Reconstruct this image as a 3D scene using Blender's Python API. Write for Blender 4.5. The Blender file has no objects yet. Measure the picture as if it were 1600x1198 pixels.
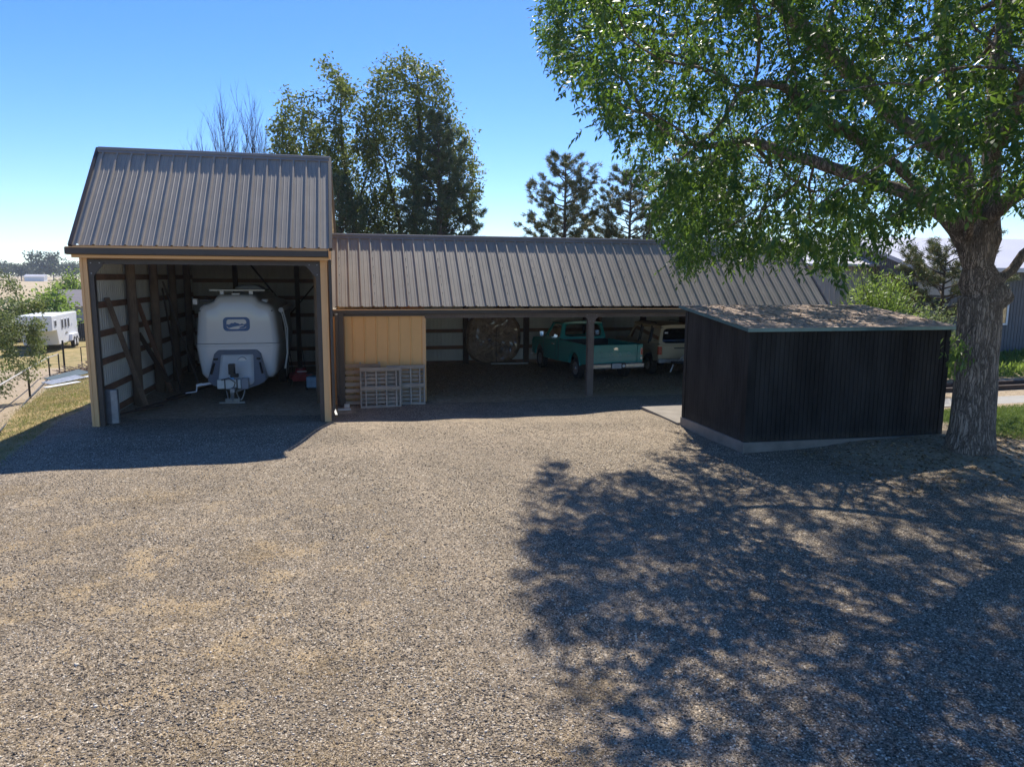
import bpy, math, random
import numpy as np
from mathutils import Vector, Matrix
random.seed(7)
RNG = np.random.default_rng(11)
S = bpy.context.scene
# ------------------------------------------------------------------ camera
CP, CR, CY = math.radians(8.35), math.radians(.35), math.radians(13.0)
f_ = Vector((math.sin(CY)*math.cos(CP), math.cos(CY)*math.cos(CP), -math.sin(CP)))
r_ = Vector((math.cos(CY), -math.sin(CY), 0)); u_ = r_.cross(f_)
r2 = r_*math.cos(CR)+u_*math.sin(CR); u2 = -r_*math.sin(CR)+u_*math.cos(CR)
cam = bpy.data.cameras.new('camera'); cam_o = bpy.data.objects.new('camera', cam)
S.collection.objects.link(cam_o); S.camera = cam_o
M4 = Matrix((( r2.x, u2.x, -f_.x, 0), (r2.y, u2.y, -f_.y, 0), (r2.z, u2.z, -f_.z, 0), (0, 0, 0, 1)))
cam_o.matrix_world = Matrix.Translation((0, 0, 3.35)) @ M4
cam.sensor_width = 36; cam.lens = 25.2; cam.clip_start = .1; cam.clip_end = 6000
# ------------------------------------------------------------------ light
SUN_EL, SUN_AZ = math.radians(49.5), math.radians(15.0)      # azimuth from +Y towards +X
W = bpy.data.worlds.new('World'); S.world = W; W.use_nodes = True
wn = W.node_tree.nodes; wl = W.node_tree.links
bg = wn['Background']; sky = wn.new('ShaderNodeTexSky'); sky.sky_type = 'NISHITA'; sky.sun_disc = False
sky.sun_elevation = SUN_EL; sky.sun_rotation = SUN_AZ; sky.air_density = 1.0; sky.dust_density = .35; sky.ozone_density = 4.0; sky.altitude = 1500
hs = wn.new('ShaderNodeHueSaturation'); hs.inputs['Hue'].default_value = .511; hs.inputs['Saturation'].default_value = 1.29; hs.inputs['Value'].default_value = 1.0
wl.new(sky.outputs[0], hs.inputs['Color']); wl.new(hs.outputs[0], bg.inputs[0]); bg.inputs[1].default_value = .100
sl = bpy.data.lights.new('sun', 'SUN'); sl.energy = 3.95; sl.angle = math.radians(.53); sl.color = (1, .94, .83)
so = bpy.data.objects.new('sun', sl); S.collection.objects.link(so)
sd = Vector((math.sin(SUN_AZ)*math.cos(SUN_EL), math.cos(SUN_AZ)*math.cos(SUN_EL), math.sin(SUN_EL)))
so.rotation_euler = sd.to_track_quat('Z', 'Y').to_euler(); so.location = sd*60
S.view_settings.view_transform = 'Standard'; S.view_settings.look = 'None'
S.view_settings.exposure = 0.95; S.view_settings.gamma = 1
S.render.engine = 'CYCLES'
try:
    S.cycles.max_bounces = 7; S.cycles.transparent_max_bounces = 8
except Exception: pass
COL = S.collection
# ------------------------------------------------------------------ object helpers
def tag(o, label=None, cat=None, group=None, kind=None):
    if label: o['label'] = label
    if cat: o['category'] = cat
    if group: o['group'] = group
    if kind: o['kind'] = kind
    return o
def empty(name, loc=(0, 0, 0), rz=0, label=None, cat=None, group=None):
    o = bpy.data.objects.new(name, None); COL.objects.link(o); o.location = loc; o.rotation_euler = (0, 0, rz)
    o.empty_display_size = .2
    return tag(o, label, cat, group)
def copy_tree(o, parent=None):
    c = o.copy(); COL.objects.link(c)
    if parent: c.parent = parent
    for ch in list(o.children): copy_tree(ch, c)
    return c
def mesh_np(name, v, f, mat, parent=None, smooth=False):
    me = bpy.data.meshes.new(name); v = np.asarray(v, dtype=np.float32); f = np.asarray(f, dtype=np.int32)
    n, k = f.shape
    me.vertices.add(len(v)); me.vertices.foreach_set('co', v.ravel())
    me.loops.add(n*k); me.loops.foreach_set('vertex_index', f.ravel())
    me.polygons.add(n); me.polygons.foreach_set('loop_start', np.arange(0, n*k, k, dtype=np.int32))
    me.polygons.foreach_set('loop_total', np.full(n, k, dtype=np.int32))
    if smooth: me.polygons.foreach_set('use_smooth', np.ones(n, dtype=bool))
    me.update(calc_edges=True); me.validate()
    me.materials.append(mat)
    o = bpy.data.objects.new(name, me); COL.objects.link(o)
    if parent: o.parent = parent
    return o
class MB:
    def __init__(s): s.v = []; s.f = []
    def add(s, vs, fs):
        b = len(s.v); s.v += [tuple(v) for v in vs]; s.f += [tuple(b+i for i in f) for f in fs]; return s
    def box(s, x0, x1, y0, y1, z0, z1):
        return s.add([(x0,y0,z0),(x1,y0,z0),(x1,y1,z0),(x0,y1,z0),(x0,y0,z1),(x1,y0,z1),(x1,y1,z1),(x0,y1,z1)],
                     [(0,3,2,1),(4,5,6,7),(0,1,5,4),(1,2,6,5),(2,3,7,6),(3,0,4,7)])
    def beam(s, p, q, w, h, up=(0,0,1)):
        p = Vector(p); q = Vector(q); d = (q-p).normalized(); up = Vector(up)
        if abs(d.dot(up)) > .98: up = Vector((0,1,0))
        a = d.cross(up).normalized()*w/2; b = a.cross(d).normalized()*h/2
        vs = [p-a-b, p+a-b, p+a+b, p-a+b, q-a-b, q+a-b, q+a+b, q-a+b]
        return s.add(vs, [(0,1,2,3),(7,6,5,4),(0,4,5,1),(1,5,6,2),(2,6,7,3),(3,7,4,0)])
    def tube(s, pts, r, n=8, cap=True):
        pts = [Vector(p) for p in pts]; rs = r if isinstance(r, (list, tuple)) else [r]*len(pts)
        b = len(s.v); ref = None
        for i, p in enumerate(pts):
            d = (pts[min(i+1, len(pts)-1)]-pts[max(i-1, 0)]).normalized()
            if ref is None: ref = d.orthogonal().normalized()
            a = (ref-d*ref.dot(d)).normalized(); ref = a; c = d.cross(a)
            for k in range(n):
                t = 2*math.pi*k/n; s.v.append(tuple(p+(a*math.cos(t)+c*math.sin(t))*rs[i]))
        for i in range(len(pts)-1):
            for k in range(n):
                k2 = (k+1) % n; s.f.append((b+i*n+k, b+i*n+k2, b+(i+1)*n+k2, b+(i+1)*n+k))
        if cap: s.f.append(tuple(b+k for k in reversed(range(n)))); s.f.append(tuple(b+(len(pts)-1)*n+k for k in range(n)))
        return s
    def prism(s, poly, axis, a, c):
        # poly: list of 2d points; axis 'x': (y,z) polygon from x=a..c ; 'y': (x,z); 'z': (x,y)
        n = len(poly)
        def P(p, t): return {'x': (t, p[0], p[1]), 'y': (p[0], t, p[1]), 'z': (p[0], p[1], t)}[axis]
        s.add([P(p, a) for p in poly]+[P(p, c) for p in poly],
              [tuple(reversed(range(n))), tuple(range(n, 2*n))]+[(i, (i+1) % n, n+(i+1) % n, n+i) for i in range(n)])
        return s
    def build(s, name, mat, parent=None, bevel=0, smooth=False, seg=2, sub=0):
        me = bpy.data.meshes.new(name); me.from_pydata(s.v, [], s.f); me.update(); me.materials.append(mat)
        import bmesh
        bm = bmesh.new(); bm.from_mesh(me); bmesh.ops.recalc_face_normals(bm, faces=bm.faces); bm.to_mesh(me); bm.free()
        if smooth: me.polygons.foreach_set('use_smooth', [True]*len(me.polygons))
        o = bpy.data.objects.new(name, me); COL.objects.link(o)
        if parent: o.parent = parent
        if sub:
            m = o.modifiers.new('s', 'SUBSURF'); m.levels = sub; m.render_levels = sub
        if bevel:
            m = o.modifiers.new('b', 'BEVEL'); m.width = bevel; m.segments = seg; m.limit_method = 'ANGLE'; m.angle_limit = .6
        return o
def fold_in(dst, src):
    """merge src's faces into dst as a second material slot"""
    import bmesh
    a = dst.data; b = src.data; k = len(a.materials); bm = bmesh.new(); bm.from_mesh(a); n0 = len(bm.faces); bm.from_mesh(b); bm.faces.ensure_lookup_table()
    for f in bm.faces[n0:]: f.material_index = k
    bm.to_mesh(a); bm.free()
    a.materials.append(b.materials[0]); bpy.data.objects.remove(src); return dst
def bx(name, mat, parent, x0, x1, y0, y1, z0, z1, bevel=0): return MB().box(x0, x1, y0, y1, z0, z1).build(name, mat, parent, bevel)
# ------------------------------------------------------------------ materials
def new_mat(name):
    m = bpy.data.materials.new(name); m.use_nodes = True; nt = m.node_tree
    return m, nt, nt.nodes['Principled BSDF']
def N(nt, t, **kw):
    n = nt.nodes.new(t)
    for k, v in kw.items():
        if k in n.inputs.keys(): n.inputs[k].default_value = v
        else: setattr(n, k, v)
    return n
def ramp(nt, fac, stops):
    r = nt.nodes.new('ShaderNodeValToRGB'); e = r.color_ramp.elements
    while len(e) < len(stops): e.new(.5)
    for i, (p, c) in enumerate(stops): e[i].position = p; e[i].color = (*c, 1)
    nt.links.new(fac, r.inputs[0]); return r.outputs[0]
def mixc(nt, fac, a, b, mode='MIX'):
    m = nt.nodes.new('ShaderNodeMix'); m.data_type = 'RGBA'; m.blend_type = mode
    for s, v in ((0, fac), (6, a), (7, b)):
        if hasattr(v, 'links'): nt.links.new(v, m.inputs[s])
        else: m.inputs[s].default_value = v if s == 0 else (*v, 1)
    return m.outputs[2]
def coords(nt, scale=(1, 1, 1), obj=True):
    tc = nt.nodes.new('ShaderNodeTexCoord'); mp = nt.nodes.new('ShaderNodeMapping'); mp.inputs['Scale'].default_value = scale
    nt.links.new(tc.outputs['Object'], mp.inputs[0]); return mp.outputs[0]
def noise(nt, vec, sc, det=4, rough=.55, dist=0):
    n = N(nt, 'ShaderNodeTexNoise'); n.inputs['Scale'].default_value = sc; n.inputs['Detail'].default_value = det
    n.inputs['Roughness'].default_value = rough; n.inputs['Distortion'].default_value = dist
    nt.links.new(vec, n.inputs['Vector']); return n.outputs['Fac']
def bump(nt, h, strength, dist, bs):
    b = N(nt, 'ShaderNodeBump'); b.inputs['Strength'].default_value = strength; b.inputs['Distance'].default_value = dist
    nt.links.new(h, b.inputs['Height']); nt.links.new(b.outputs[0], bs.inputs['Normal']); return b
def plain(name, c, rough=.6, metal=0, var=.25, scale=3, bmp=0, stretch=(1, 1, 1), c2=None, bscale=None, spec=.5, coat=0):
    m, nt, bs = new_mat(name); v = coords(nt, stretch); nz = noise(nt, v, scale, 6, .65)
    a = tuple(x*(1-var) for x in c); b = tuple(min(1, x*(1+var)) for x in (c2 or c))
    nt.links.new(ramp(nt, nz, [(.3, a), (.7, b)]), bs.inputs['Base Color'])
    bs.inputs['Roughness'].default_value = rough; bs.inputs['Metallic'].default_value = metal
    bs.inputs['Specular IOR Level'].default_value = spec; bs.inputs['Coat Weight'].default_value = coat
    if bmp:
        nb = noise(nt, v, bscale or scale*6, 4, .6); bump(nt, nb, .6, bmp, bs)
    return m
def wood(name, dark, light, axis=2, rough=.8, sc=1.0):
    m, nt, bs = new_mat(name); st = [14*sc]*3; st[axis] = .9*sc; v = coords(nt, st)
    g = noise(nt, v, 3, 6, .7, .6); v2 = coords(nt); n2 = noise(nt, v2, 1.7, 3)
    c = ramp(nt, g, [(.3, dark), (.68, light)])
    c = mixc(nt, .45, c, ramp(nt, n2, [(.3, tuple(x*.55 for x in dark)), (.75, light)]))
    nt.links.new(c, bs.inputs['Base Color']); bs.inputs['Roughness'].default_value = rough; bump(nt, g, .5, .004, bs); return m
M = {}
M['roof'] = plain('roof_metal', (.36, .305, .24), .5, .0, .14, 1.2, spec=.4, stretch=(1, .35, 1))
M['trim_dark'] = plain('dark_brown_metal_trim', (.048, .038, .032), .45, 0, .2, 2, spec=.5)
def roof_tint(m):
    nt = m.node_tree; bs = nt.nodes['Principled BSDF']; src = bs.inputs['Base Color'].links[0].from_socket
    tc = nt.nodes.new('ShaderNodeTexCoord'); sx = nt.nodes.new('ShaderNodeSeparateXYZ'); nt.links.new(tc.outputs['Object'], sx.inputs[0])
    d = N(nt, 'ShaderNodeMath', operation='DIVIDE'); nt.links.new(sx.outputs[0], d.inputs[0]); d.inputs[1].default_value = .915
    fl_ = N(nt, 'ShaderNodeMath', operation='FLOOR'); nt.links.new(d.outputs[0], fl_.inputs[0]); w = N(nt, 'ShaderNodeTexWhiteNoise', noise_dimensions='1D'); nt.links.new(fl_.outputs[0], w.inputs['W'])
    c = mixc(nt, .55, src, ramp(nt, w.outputs['Value'], [(0, (.86, .86, .88)), (1, (1.1, 1.08, 1.04))]), 'MULTIPLY')
    st = noise(nt, coords(nt, (5, .5, .5)), 1.6, 5, .7); c = mixc(nt, .5, c, ramp(nt, st, [(.35, (.82, .82, .83)), (.65, (1.08, 1.06, 1.03))]), 'MULTIPLY')
    sp_ = noise(nt, coords(nt), 28, 3, .6); c = mixc(nt, ramp(nt, sp_, [(.70, (0, 0, 0)), (.76, (.5, .5, .5))]), c, (.30, .25, .20)); nt.links.new(c, bs.inputs['Base Color'])
roof_tint(M['roof'])
M['ridge'] = plain('ridge_cap_metal', (.27, .235, .20), .35, 0, .12, 2)
M['tan'] = plain('tan_painted_metal', (.78, .46, .17), .5, 0, .07, .9)
M['tan_trim'] = plain('tan_metal_trim', (.72, .43, .19), .5, 0, .06, 1.2)
M['galv'] = plain('galvanised_sheet', (.64, .63, .56), .5, .0, .12, 1.2, stretch=(1, 1, .4))
M['wood_dark'] = wood('dark_weathered_timber', (.035, .022, .015), (.10, .060, .038))
M['wood_post'] = wood('treated_round_post', (.10, .07, .048), (.32, .225, .15))
M['wood_girt'] = wood('brown_girt_timber', (.13, .065, .038), (.34, .18, .10), 0)
M['wood_girt_y'] = wood('brown_girt_timber_side', (.12, .062, .036), (.32, .17, .10), 1)
M['wood_header'] = wood('fresh_header_timber', (.22, .12, .05), (.50, .30, .14), 0)
M['wood_grey'] = wood('grey_pallet_timber', (.24, .20, .155), (.52, .45, .36), 0)
M['wood_greyz'] = wood('grey_pallet_stringer', (.28, .25, .21), (.54, .49, .41), 2)
M['wood_warm'] = wood('warm_pallet_timber', (.22, .155, .10), (.46, .34, .23), 0)
M['post_grey'] = wood('grey_brown_square_post', (.085, .068, .058), (.20, .165, .14))
M['concrete'] = plain('concrete', (.23, .20, .165), .9, 0, .22, 2.5, .004, bscale=40)
M['black'] = plain('black_plastic', (.012, .012, .013), .5, 0, .3, 5)
M['rubber'] = plain('tyre_rubber', (.018, .018, .018), .85, 0, .3, 8)
M['chrome'] = plain('chrome', (.80, .79, .77), .22, .75, .05, 3)
M['steel'] = plain('grey_steel', (.30, .31, .32), .45, .6, .3, 6)
M['rust'] = plain('rusty_steel', (.10, .050, .030), .8, .2, .5, 9)
M['white'] = plain('white_paint', (.78, .79, .80), .35, 0, .05, 1.5)
M['offwhite'] = plain('offwhite_plastic', (.62, .62, .58), .5, 0, .12, 4)
M['red'] = plain('red_paint', (.32, .02, .03), .35, 0, .15, 3)
M['lamp_red'] = plain('red_lens', (.50, .05, .03), .2, 0, .15, 20)
M['lamp_white'] = plain('clear_lens', (.7, .7, .68), .15, 0, .1, 20)
M['hull'] = plain('grey_white_fibreglass', (.78, .775, .75), .22, 0, .03, .8, coat=.3)
M['hull_grey'] = plain('blue_grey_fibreglass', (.22, .24, .28), .3, 0, .05, 1)
M['blue_logo'] = plain('blue_vinyl', (.015, .11, .30), .35, 0, .05, 2)
M['teal'] = plain('teal_car_paint', (.010, .29, .275), .25, .0, .08, 1.2, coat=.6)
M['teal_light'] = plain('pale_teal_paint', (.20, .46, .46), .35, 0, .1, 8)
M['cream'] = plain('cream_car_paint', (.50, .42, .27), .35, 0, .06, 1.2, coat=.3)
M['shade_in'] = plain('dark_interior', (.03, .03, .032), .8, 0, .2, 4)
M['fence_metal'] = plain('black_fence_metal', (.02, .02, .022), .5, .3, .2, 6)
M['pipe'] = plain('weathered_pale_pipe', (.36, .35, .35), .6, 0, .2, 4)
M['slate_wall'] = plain('slate_blue_siding', (.15, .148, .15), .7, 0, .12, 1.5)
M['grey_wall'] = plain('pale_grey_siding', (.55, .51, .47), .65, 0, .08, 1)
M['pale_roof'] = plain('pale_metal_roof', (.62, .60, .60), .4, 0, .06, .6)
M['house_roof'] = plain('grey_shingle_roof', (.20, .18, .19), .9, 0, .15, 2)
M['curtain'] = plain('tan_blind', (.55, .38, .18), .7, 0, .1, 6)
def glass(name, tint=(.75, .8, .8), dark=.0, rough=.03, gloss=.10):
    m, nt, bs = new_mat(name); out = nt.nodes['Material Output']
    t = N(nt, 'ShaderNodeBsdfTransparent'); t.inputs[0].default_value = (*tint, 1)
    g = N(nt, 'ShaderNodeBsdfGlossy'); g.inputs['Roughness'].default_value = rough
    lw = N(nt, 'ShaderNodeFresnel'); lw.inputs[0].default_value = 1.5
    mx = nt.nodes.new('ShaderNodeMixShader'); nt.links.new(lw.outputs[0], mx.inputs[0])
    nt.links.new(t.outputs[0], mx.inputs[1]); nt.links.new(g.outputs[0], mx.inputs[2]); nt.links.new(mx.outputs[0], out.inputs[0]); return m
M['glass'] = glass('clear_glass', (.93, .95, .92))
M['glass_dark'] = glass('tinted_glass', (.10, .11, .12))
def leaf_mat(name, stops, trans=.35, gloss=.35, tcol=(.30, .42, .05)):
    m, nt, bs = new_mat(name); out = nt.nodes['Material Output']; g = N(nt, 'ShaderNodeNewGeometry')
    c = ramp(nt, g.outputs['Random Per Island'], stops)
    nt.links.new(c, bs.inputs['Base Color']); bs.inputs['Roughness'].default_value = gloss; bs.inputs['Specular IOR Level'].default_value = .35
    t = N(nt, 'ShaderNodeBsdfTranslucent'); nt.links.new(mixc(nt, .6, c, tcol), t.inputs[0])
    mx = nt.nodes.new('ShaderNodeMixShader'); mx.inputs[0].default_value = trans
    nt.links.new(bs.outputs[0], mx.inputs[1]); nt.links.new(t.outputs[0], mx.inputs[2]); nt.links.new(mx.outputs[0], out.inputs[0]); return m
M['leaf'] = leaf_mat('ash_leaves', [(0, (.016, .062, .022)), (.5, (.030, .092, .026)), (.8, (.06, .135, .032)), (1, (.17, .22, .05))], .38, .42, (.30, .48, .045))
M['leaf2'] = leaf_mat('poplar_leaves', [(0, (.06, .105, .032)), (.6, (.11, .165, .05)), (1, (.21, .23, .075))], .34, .6, (.30, .36, .06))
M['leaf_olive'] = leaf_mat('olive_leaves', [(0, (.08, .13, .045)), (.6, (.17, .22, .09)), (1, (.32, .35, .19))], .30, .6, (.30, .36, .10))
M['leaf_bright'] = leaf_mat('bright_shrub_leaves', [(0, (.07, .13, .03)), (.6, (.13, .22, .05)), (1, (.25, .33, .09))], .4, .45, (.40, .55, .08))
M['leaf_far'] = leaf_mat('far_leaves', [(0, (.035, .060, .035)), (.6, (.055, .085, .05)), (1, (.08, .11, .06))], .2, .6, (.15, .2, .08))
M['needle'] = leaf_mat('pine_needles', [(0, (.05, .085, .042)), (.6, (.095, .14, .06)), (.8, (.20, .175, .075)), (1, (.32, .23, .10))], .18, .45, (.22, .24, .06))
M['needle_dark'] = leaf_mat('dark_pine_needles', [(0, (.035, .075, .045)), (.75, (.07, .125, .065)), (1, (.16, .15, .065))], .15, .45, (.14, .2, .06))
M['grass'] = leaf_mat('lawn_blades', [(0, (.06, .12, .025)), (.6, (.11, .18, .04)), (1, (.26, .25, .10))], .3, .6, (.3, .4, .06))
M['grass_dry'] = leaf_mat('dry_grass_blades', [(0, (.12, .15, .045)), (.4, (.26, .22, .10)), (1, (.46, .35, .18))], .3, .7, (.5, .4, .16))
M['straw'] = leaf_mat('straw_weeds', [(0, (.34, .24, .12)), (1, (.62, .47, .28))], .25, .7, (.5, .4, .2))
def bark(name, dark, light, sc=1.0, depth=.03):
    m, nt, bs = new_mat(name); v = coords(nt, (1, 1, .13))
    n0 = N(nt, 'ShaderNodeTexNoise'); n0.inputs['Scale'].default_value = 5; n0.inputs['Detail'].default_value = 2; nt.links.new(coords(nt, (1, 1, .6)), n0.inputs['Vector'])
    ad = N(nt, 'ShaderNodeVectorMath', operation='MULTIPLY_ADD'); nt.links.new(n0.outputs['Color'], ad.inputs[0]); ad.inputs[1].default_value = (.11, .11, .05); nt.links.new(v, ad.inputs[2])
    vo = N(nt, 'ShaderNodeTexVoronoi', feature='DISTANCE_TO_EDGE'); vo.inputs['Scale'].default_value = 21*sc; nt.links.new(ad.outputs[0], vo.inputs['Vector'])
    n1 = noise(nt, ad.outputs[0], 13*sc, 4, .6, .3); a1 = N(nt, 'ShaderNodeMath', operation='SUBTRACT'); nt.links.new(n1, a1.inputs[0]); a1.inputs[1].default_value = .5
    a2 = N(nt, 'ShaderNodeMath', operation='ABSOLUTE'); nt.links.new(a1.outputs[0], a2.inputs[0]); a3 = N(nt, 'ShaderNodeMath', operation='MULTIPLY'); nt.links.new(a2.outputs[0], a3.inputs[0]); a3.inputs[1].default_value = 3.2
    mx = N(nt, 'ShaderNodeMath', operation='MINIMUM'); nt.links.new(a3.outputs[0], mx.inputs[0]); s2 = N(nt, 'ShaderNodeMath', operation='MULTIPLY_ADD'); nt.links.new(vo.outputs['Distance'], s2.inputs[0]); s2.inputs[1].default_value = 2.2; s2.inputs[2].default_value = .05; nt.links.new(s2.outputs[0], mx.inputs[1])
    n2 = noise(nt, coords(nt, (1, 1, .4)), 60*sc, 5, .7); n3 = noise(nt, coords(nt), 2.2, 3)
    c = ramp(nt, mx.outputs[0], [(.03, dark), (.28, light)])
    c = mixc(nt, .4, c, ramp(nt, n2, [(.3, dark), (.7, tuple(x*1.35 for x in light))])); c = mixc(nt, .5, c, ramp(nt, n3, [(.3, (.7, .7, .7)), (.7, (1.15, 1.12, 1.1))]), 'MULTIPLY')
    nt.links.new(c, bs.inputs['Base Color']); bs.inputs['Roughness'].default_value = .95; bs.inputs['Specular IOR Level'].default_value = .2
    h = mixc(nt, .2, ramp(nt, mx.outputs[0], [(0, (0, 0, 0)), (.2, (.75, .75, .75)), (.5, (1, 1, 1))]), n2); bump(nt, h, 1.0, depth, bs); return m
M['bark'] = bark('furrowed_grey_bark', (.055, .043, .034), (.44, .36, .28))
M['bark_far'] = plain('dark_bark', (.09, .07, .055), .9, 0, .3, 8)
M['bark_bare'] = plain('bare_twig_bark', (.05, .036, .03), .9, 0, .3, 8)

# ------------------------------------------------------------------ terrain
def sm(t): t = np.clip(t, 0, 1); return t*t*(3-2*t)
def zt(x, y):
    x = np.asarray(x, float); y = np.asarray(y, float)
    s = np.maximum(0, -x-7.2)*.9+np.maximum(0, y-20)*.55*sm((-x-6.2)/1.5)
    z = -2.5*np.tanh(.11*s/2.5*1.05)
    rise = np.clip((np.hypot(x, y)-180)/450, 0, 1)*sm((-x-7)/30)*3.4
    z = z+rise
    # small bank along the foot of the tall shed's left wall, soft swales in the yard
    z = z+.14*np.exp(-((x+5.6)/.55)**2)*sm((y-16.6)/1.5)*(1-sm((y-29)/2))
    z = z-.10*np.exp(-((x-3.0)/3.2)**2-((y-17.2)/1.6)**2)
    near = np.exp(-((x-4)/14)**4-((y-12)/12)**4)
    z = z+near*(.018*np.sin(x*1.3+.6*y)+.014*np.sin(y*1.9-.5*x+1.3)+.010*np.sin(3.1*x+2.2*y))
    z = z+.17*sm((x-8.0)/3.8)*np.exp(-((y-12.3)/2.6)**2)
    # raised soil at the trunk
    z = z+.10*np.exp(-(((x-12.1)/1.3)**2+((y-11.0)/1.0)**2))
    return z
def zq(x, y): return float(zt(x, y))
gx = np.unique(np.concatenate([np.arange(-14, 22.01, .22), -14-np.geomspace(.5, 3000, 60), 22+np.geomspace(.5, 3000, 55)]))
gy = np.unique(np.concatenate([np.arange(1, 31.01, .22), 31+np.geomspace(.5, 3500, 70), 1-np.geomspace(.5, 400, 25)]))
X, Y = np.meshgrid(gx, gy); Z = zt(X, Y)
nx, ny = len(gx), len(gy); idx = np.arange(nx*ny).reshape(ny, nx)
F = np.stack([idx[:-1, :-1], idx[:-1, 1:], idx[1:, 1:], idx[1:, :-1]], -1).reshape(-1, 4)
def ground_mat():
    m, nt, bs = new_mat('ground_surface'); L = nt.links
    v = coords(nt)
    at = N(nt, 'ShaderNodeAttribute', attribute_name='mask'); sep = nt.nodes.new('ShaderNodeSeparateColor'); L.new(at.outputs['Color'], sep.inputs[0])
    # gravel
    wv = N(nt, 'ShaderNodeTexNoise'); wv.inputs['Scale'].default_value = 14; wv.inputs['Detail'].default_value = 3; L.new(v, wv.inputs['Vector'])
    ad = N(nt, 'ShaderNodeVectorMath', operation='MULTIPLY_ADD'); L.new(wv.outputs['Color'], ad.inputs[0]); ad.inputs[1].default_value = (.035, .035, 0); L.new(v, ad.inputs[2])
    def vor(scale, feat='F1'):
        o = N(nt, 'ShaderNodeTexVoronoi', feature=feat); o.inputs['Scale'].default_value = scale; L.new(ad.outputs[0], o.inputs['Vector']); return o
    v1 = vor(58); v2 = vor(105)
    s1 = nt.nodes.new('ShaderNodeSeparateColor'); L.new(v1.outputs['Color'], s1.inputs[0]); s2 = nt.nodes.new('ShaderNodeSeparateColor'); L.new(v2.outputs['Color'], s2.inputs[0])
    pal = [(0, (.045, .038, .031)), (.20, (.115, .092, .068)), (.45, (.24, .188, .132)), (.70, (.37, .295, .205)), (.90, (.53, .44, .33)), (1, (.78, .71, .60))]
    g1 = ramp(nt, s1.outputs[0], pal); g2 = ramp(nt, s2.outputs[1], pal)
    sel = noise(nt, v, 30, 2); grav = mixc(nt, ramp(nt, sel, [(.42, (0, 0, 0)), (.58, (1, 1, 1))]), g1, g2)
    e1 = ramp(nt, v1.outputs['Distance'], [(.35, (1, 1, 1)), (.8, (.5, .48, .46))])
    grav = mixc(nt, .75, grav, e1, 'MULTIPLY')
    big = noise(nt, v, .55, 5, .6); grav = mixc(nt, .6, grav, ramp(nt, big, [(.30, (.68, .67, .66)), (.68, (1.12, 1.10, 1.06))]), 'MULTIPLY')
    md = noise(nt, v, 3.2, 5, .7); grav = mixc(nt, .5, grav, ramp(nt, md, [(.32, (.66, .66, .66)), (.66, (1.15, 1.14, 1.12))]), 'MULTIPLY')
    # sandy fines showing between stones
    fines = noise(nt, v, 90, 3); sand = ramp(nt, fines, [(.3, (.34, .26, .18)), (.7, (.54, .43, .31))])
    grav = mixc(nt, ramp(nt, md, [(.60, (0, 0, 0)), (.78, (.6, .6, .6))]), grav, sand)
    at3 = N(nt, 'ShaderNodeAttribute', attribute_name='mask2'); sp3 = nt.nodes.new('ShaderNodeSeparateColor'); L.new(at3.outputs['Color'], sp3.inputs[0])
    pn = noise(nt, v, 1.5, 5, .75); pf_ = noise(nt, v, 55, 4, .75)
    pm = N(nt, 'ShaderNodeMath', operation='MULTIPLY'); L.new(ramp(nt, pn, [(.50, (0, 0, 0)), (.66, (1, 1, 1))]), pm.inputs[0]); L.new(sp3.outputs[1], pm.inputs[1])
    pm2 = N(nt, 'ShaderNodeMath', operation='MULTIPLY'); L.new(pm.outputs[0], pm2.inputs[0]); L.new(ramp(nt, pf_, [(.42, (0, 0, 0)), (.56, (1, 1, 1))]), pm2.inputs[1])
    grav = mixc(nt, pm2.outputs[0], grav, (.52, .375, .20))
    sn = N(nt, 'ShaderNodeMath', operation='MULTIPLY'); L.new(sp3.outputs[2], sn.inputs[0]); L.new(ramp(nt, noise(nt, v, 6, 5, .7), [(.38, (0, 0, 0)), (.58, (.85, .85, .85))]), sn.inputs[1])
    grav = mixc(nt, sn.outputs[0], grav, sand)
    # dirt with litter
    dn = noise(nt, v, 5, 6, .7); dirt = ramp(nt, dn, [(.25, (.24, .185, .125)), (.55, (.41, .325, .225)), (.8, (.56, .455, .32))])
    lit = N(nt, 'ShaderNodeTexVoronoi'); lit.inputs['Scale'].default_value = 30; L.new(v, lit.inputs['Vector']); ls = nt.nodes.new('ShaderNodeSeparateColor'); L.new(lit.outputs['Color'], ls.inputs[0])
    dirt = mixc(nt, ramp(nt, ls.outputs[0], [(.68, (0, 0, 0)), (.75, (.8, .8, .8))]), dirt, ramp(nt, ls.outputs[1], [(0, (.13, .085, .045)), (1, (.42, .32, .19))]))
    # dry / green turf
    tn = noise(nt, v, 1.6, 6, .65); tn2 = noise(nt, v, 22, 4, .7)
    turf = ramp(nt, tn, [(.30, (.13, .15, .045)), (.48, (.30, .24, .10)), (.66, (.46, .33, .17))])
    turf = mixc(nt, .6, turf, ramp(nt, tn2, [(.3, (.5, .5, .45)), (.7, (1.3, 1.25, 1.2))]), 'MULTIPLY')
    lawn = mixc(nt, .6, ramp(nt, tn, [(.3, (.055, .10, .02)), (.75, (.11, .16, .04))]), ramp(nt, tn2, [(.3, (.5, .5, .5)), (.7, (1.3, 1.3, 1.2))]), 'MULTIPLY')
    field = ramp(nt, noise(nt, v, .05, 5, .6), [(.3, (.33, .25, .14)), (.7, (.52, .42, .27))])
    en = noise(nt, v, 2.6, 5, .7); 
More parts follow.
